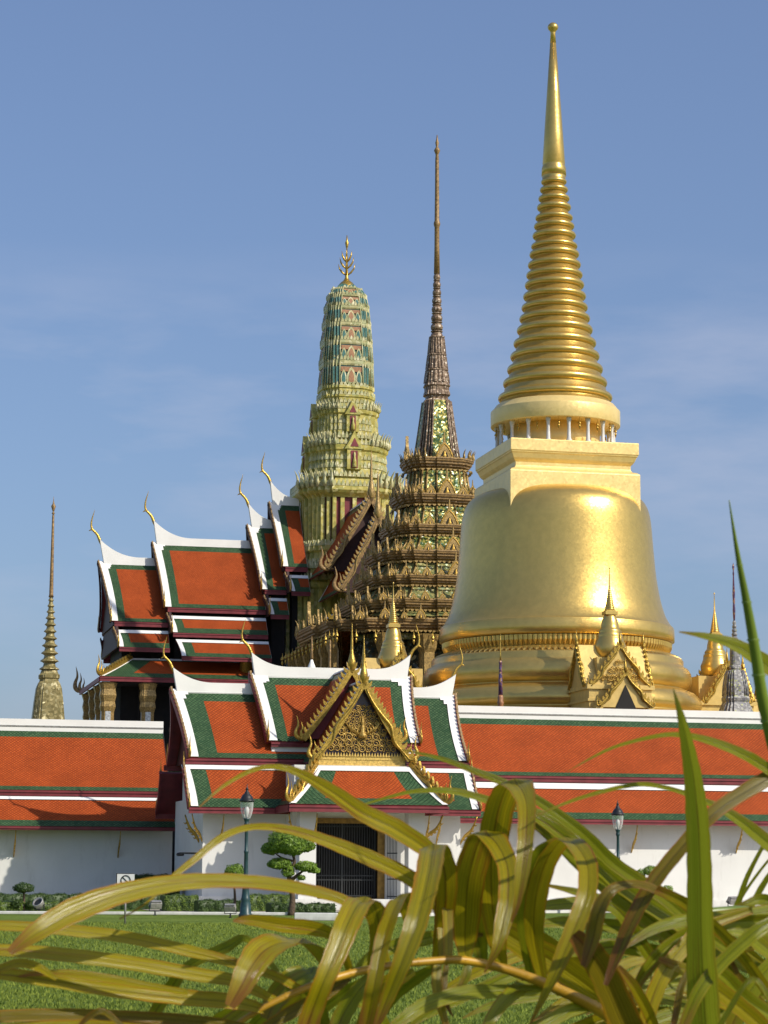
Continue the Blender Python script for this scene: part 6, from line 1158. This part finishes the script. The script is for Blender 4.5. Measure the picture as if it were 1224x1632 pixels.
gp2 = at(1330, 1700, 3.9); gp2.z = 0
palmB = world_parent('areca_palm', gp2, 'greener palm with upright blades and drooping leaflets at the right edge', 'palm')
frond_rachis([(1340, 1720, 13, 4.2), (1270, 1560, 11, 4.2), (1224, 1466, 9, 4.15), (1150, 1452, 7, 4.1), (1060, 1470, 5, 4.05), (1000, 1500, 3, 4.02)], palmB, 'stem')
frond_rachis([(1345, 1720, 14, 3.7), (1300, 1450, 12, 3.62), (1250, 1260, 11, 3.56), (1217, 1120, 10, 3.52), (1204, 1040, 9, 3.5), (1190, 960, 7, 3.48), (1175, 880, 4, 3.46), (1162, 797, .8, 3.44)], palmB, 'stem')
BL = [
 ('palmpale', dict(tilt=-.42, fold=.16), [(1136, 1760, 52, 3.45), (1124, 1640, 56, 3.42), (1119, 1560, 54, 3.4), (1116, 1480, 47, 3.38), (1115, 1400, 44, 3.36), (1112, 1320, 41, 3.34), (1106, 1250, 33, 3.32), (1096, 1190, 24, 3.3), (1085, 1140, 13, 3.28), (1073, 1098, 1.5, 3.27)]),
 (G_, dict(tilt=.4), [(1320, 1150, 26, 3.7), (1270, 1094, 30, 3.66), (1224, 1060, 30, 3.62), (1175, 1029, 22, 3.58), (1130, 1015, 13, 3.55), (1082, 1007, 2, 3.52)]),
 (G_, dict(tilt=.3), [(1330, 1300, 18, 3.6), (1224, 1225, 19, 3.54), (1181, 1200, 17, 3.5), (1129, 1180, 13, 3.47), (1084, 1171, 9, 3.44), (1042, 1174, 7, 3.41), (973, 1193, 5, 3.38), (905, 1229, 1.5, 3.35)]),
 (G_, dict(tilt=.3), [(1330, 1430, 22, 3.8), (1224, 1343, 25, 3.74), (1164, 1297, 16, 3.7), (1112, 1272, 9, 3.66), (1060, 1255, 8, 3.63), (1008, 1251, 8, 3.6), (921, 1273, 6, 3.55), (845, 1304, 1.5, 3.5)]),
 (B_, dict(tilt=.35), [(1310, 1190, 20, 3.6), (1224, 1240, 27, 3.54), (1146, 1289, 26, 3.5), (1094, 1341, 25, 3.47), (1042, 1405, 26, 3.44), (1008, 1464, 25, 3.42), (984, 1520, 20, 3.41), (965, 1570, 8, 3.4)]),
 (Y, dict(tilt=-.3), [(1300, 1700, 14, 3.66), (1224, 1582, 18, 3.58), (1176, 1515, 19, 3.53), (1132, 1471, 19, 3.49), (1089, 1438, 17, 3.45), (1046, 1418, 15, 3.41)]),
 (B_, dict(tilt=.5), [(1056, 1424, 14, 3.43), (1030, 1412, 15, 3.41), (1003, 1409, 15, 3.39), (975, 1418, 20, 3.37), (956, 1446, 26, 3.36), (944, 1495, 28, 3.36), (930, 1540, 12, 3.36)]),
 (G_, dict(tilt=.5), [(1300, 1440, 18, 3.9), (1224, 1452, 24, 3.85), (1132, 1464, 24, 3.8), (1089, 1467, 22, 3.77), (1046, 1479, 19, 3.75), (1010, 1500, 11, 3.73), (996, 1513, 2, 3.72)]),
 (G_, dict(tilt=-.5), [(1310, 1470, 20, 3.9), (1224, 1468, 24, 3.84), (1154, 1472, 24, 3.79), (1111, 1483, 25, 3.76), (1068, 1507, 26, 3.73), (1035, 1540, 24, 3.71), (1004, 1590, 12, 3.7)]),
 (Y, dict(tilt=-.4), [(1200, 1450, 14, 3.8), (1122, 1479, 22, 3.74), (1089, 1511, 27, 3.71), (1057, 1554, 29, 3.68), (1034, 1612, 28, 3.66), (1026, 1670, 20, 3.65)]),
 (G_, dict(tilt=-.4), [(1300, 1440, 18, 3.5), (1224, 1474, 24, 3.44), (1186, 1501, 24, 3.42), (1143, 1542, 24, 3.4), (1111, 1586, 23, 3.38), (1084, 1650, 18, 3.37)]),
 (B_, dict(tilt=.1, fold=.35), [(1040, 1720, 44, 3.5), (998, 1632, 52, 3.47), (964, 1555, 46, 3.45), (938, 1515, 42, 3.43), (915, 1490, 22, 3.42)]),
 (G_, dict(tilt=.2), [(1240, 1560, 22, 4.1), (1160, 1522, 26, 4.06), (1080, 1468, 30, 4.02), (1000, 1416, 30, 3.98), (940, 1366, 25, 3.94), (880, 1318, 20, 3.9), (830, 1290, 8, 3.87), (790, 1275, 3, 3.85)]),
 (G_, dict(tilt=.1), [(1210, 1590, 26, 4.1), (1120, 1524, 30, 4.06), (1040, 1466, 34, 4.02), (960, 1405, 30, 3.98), (900, 1352, 22, 3.94), (848, 1312, 8, 3.9)]),
 (G_, dict(tilt=.1), [(1200, 1540, 22, 3.96), (1130, 1490, 22, 3.92), (1050, 1425, 22, 3.88), (980, 1377, 22, 3.84), (926, 1325, 19, 3.8), (850, 1271, 15, 3.76), (800, 1246, 13, 3.73), (760, 1230, 11, 3.71), (700, 1208, 7, 3.68), (640, 1195, 2, 3.65)]),
 (G_, dict(tilt=.2), [(1100, 1440, 14, 4.0), (1000, 1392, 12, 3.96), (935, 1350, 8, 3.93), (870, 1300, 12, 3.9), (800, 1282, 14, 3.86), (778, 1275, 13, 3.84), (724, 1261, 11, 3.8), (661, 1261, 7, 3.76), (600, 1276, 4, 3.73), (555, 1290, 1.5, 3.7)]),
 (G_, dict(tilt=.2), [(1100, 1500, 16, 4.1), (1010, 1452, 22, 4.06), (940, 1440, 22, 4.02), (880, 1442, 18, 3.99), (830, 1452, 6, 3.96)]),
 (G_, dict(tilt=.2), [(1140, 1530, 18, 4.12), (1050, 1490, 24, 4.08), (960, 1474, 22, 4.04), (890, 1470, 18, 4.0), (840, 1476, 5, 3.97)]),
 (G_, dict(tilt=-.2), [(1150, 1560, 18, 4.14), (1060, 1522, 24, 4.1), (990, 1510, 22, 4.06), (930, 1516, 16, 4.03), (880, 1528, 5, 4.0)]),
 (G_, dict(tilt=.2), [(1060, 1560, 14, 4.1), (1020, 1500, 22, 4.06), (985, 1450, 22, 4.04), (930, 1425, 14, 4.02), (868, 1410, 4, 4.0)]),
 (Y, dict(tilt=.1), [(1260, 1680, 22, 3.8), (1200, 1622, 28, 3.76), (1140, 1575, 28, 3.72), (1090, 1545, 20, 3.7), (1050, 1528, 8, 3.68)]),
 (G_, dict(tilt=.1), [(1270, 1640, 22, 3.9), (1195, 1596, 26, 3.86), (1150, 1552, 26, 3.83), (1090, 1516, 16, 3.8), (1050, 1500, 5, 3.78)]),
 (G_, dict(tilt=-.3), [(1280, 1500, 24, 4.0), (1230, 1540, 30, 3.97), (1190, 1590, 30, 3.95), (1160, 1650, 22, 3.94)]),
 (B_, dict(tilt=.3), [(1100, 1540, 8, 3.6), (1085, 1575, 12, 3.58), (1078, 1612, 12, 3.57), (1068, 1660, 8, 3.56)]),
 (Y, dict(tilt=.0), [(1060, 1700, 12, 3.62), (1040, 1630, 18, 3.6), (1012, 1575, 18, 3.58), (985, 1540, 8, 3.57)]),
 (G_, dict(tilt=.2), [(1240, 1620, 8, 3.3), (1200, 1560, 9, 3.3), (1150, 1630, 9, 3.3), (1120, 1680, 6, 3.3)]),
 (G_, dict(tilt=.2), [(1160, 1470, 10, 4.4), (1176, 1440, 10, 4.4), (1192, 1395, 8, 4.4), (1224, 1335, 5, 4.4), (1250, 1300, 1, 4.4)]),
 (G_, dict(tilt=.2), [(1165, 1465, 6, 4.42), (1185, 1425, 5, 4.42), (1224, 1372, 4, 4.42), (1250, 1350, 1, 4.42)]),
 (G_, dict(tilt=.2), [(1180, 1480, 8, 4.3), (1205, 1430, 10, 4.3), (1224, 1398, 9, 4.3), (1250, 1360, 3, 4.3)]),
 (G_, dict(tilt=-.3), [(1280, 1470, 22, 4.2), (1224, 1435, 20, 4.18), (1190, 1440, 12, 4.16), (1160, 1455, 4, 4.15)]),
 (G_, dict(tilt=.4), [(1290, 1560, 24, 4.1), (1224, 1510, 34, 4.06), (1180, 1480, 30, 4.03), (1130, 1490, 16, 4.0), (1090, 1520, 4, 3.98)]),
 (B_, dict(tilt=.2), [(1250, 1700, 12, 4.0), (1220, 1610, 14, 3.98), (1185, 1570, 12, 3.96), (1165, 1530, 6, 3.95)]),
]
leaflets(palmB, None, BL)

# further leaflets of the same fronds, deeper in the clump
rf = random.Random(21); EX = []
for k in range(30):
    bx = rf.uniform(930, 1290); by = 1500 + rf.uniform(-10, 110) + (bx - 930) * .12; d0 = rf.uniform(4.25, 4.75); L_ = rf.uniform(170, 330); a = rf.uniform(2.55, 3.75) if k % 3 else rf.uniform(-.2, .8)
    dx, dy = math.cos(a), -math.sin(a) * .75; w_ = rf.uniform(18, 28); sag = rf.uniform(20, 90)
    EX.append((rf.choice((G_, G_, Y)), dict(tilt=rf.uniform(-.5, .5)), [(bx, by, w_ * .5, d0), (bx + dx * L_ * .3, by + dy * L_ * .3 - 14, w_, d0 - .03), (bx + dx * L_ * .6, by + dy * L_ * .6 + sag * .15, w_ * .95, d0 - .07), (bx + dx * L_ * .85, by + dy * L_ * .85 + sag * .6, w_ * .6, d0 - .1), (bx + dx * L_, by + dy * L_ + sag, 2, d0 - .12)]))
leaflets(palmB, None, EX)
EX = []
for k in range(9):
    bx = 380 + 40 * k + rf.uniform(-12, 12); by = 1620 - .0009 * (bx - 720) ** 2 * -1 * 0 - max(0, 80 - abs(bx - 700) * .2); d0 = rf.uniform(3.85, 4.1); s_ = rf.choice((-1, 1, -1))
    EX.append((rf.choice((G_, Y, G_)), dict(tilt=rf.uniform(-.4, .4)), [(bx, by, 12, d0), (bx + s_ * 30, by + 18, 20, d0 + .03), (bx + s_ * 70, by + 52, 18, d0 + .06), (bx + s_ * 100, by + 110, 4, d0 + .08)]))
leaflets(palmA, None, EX)
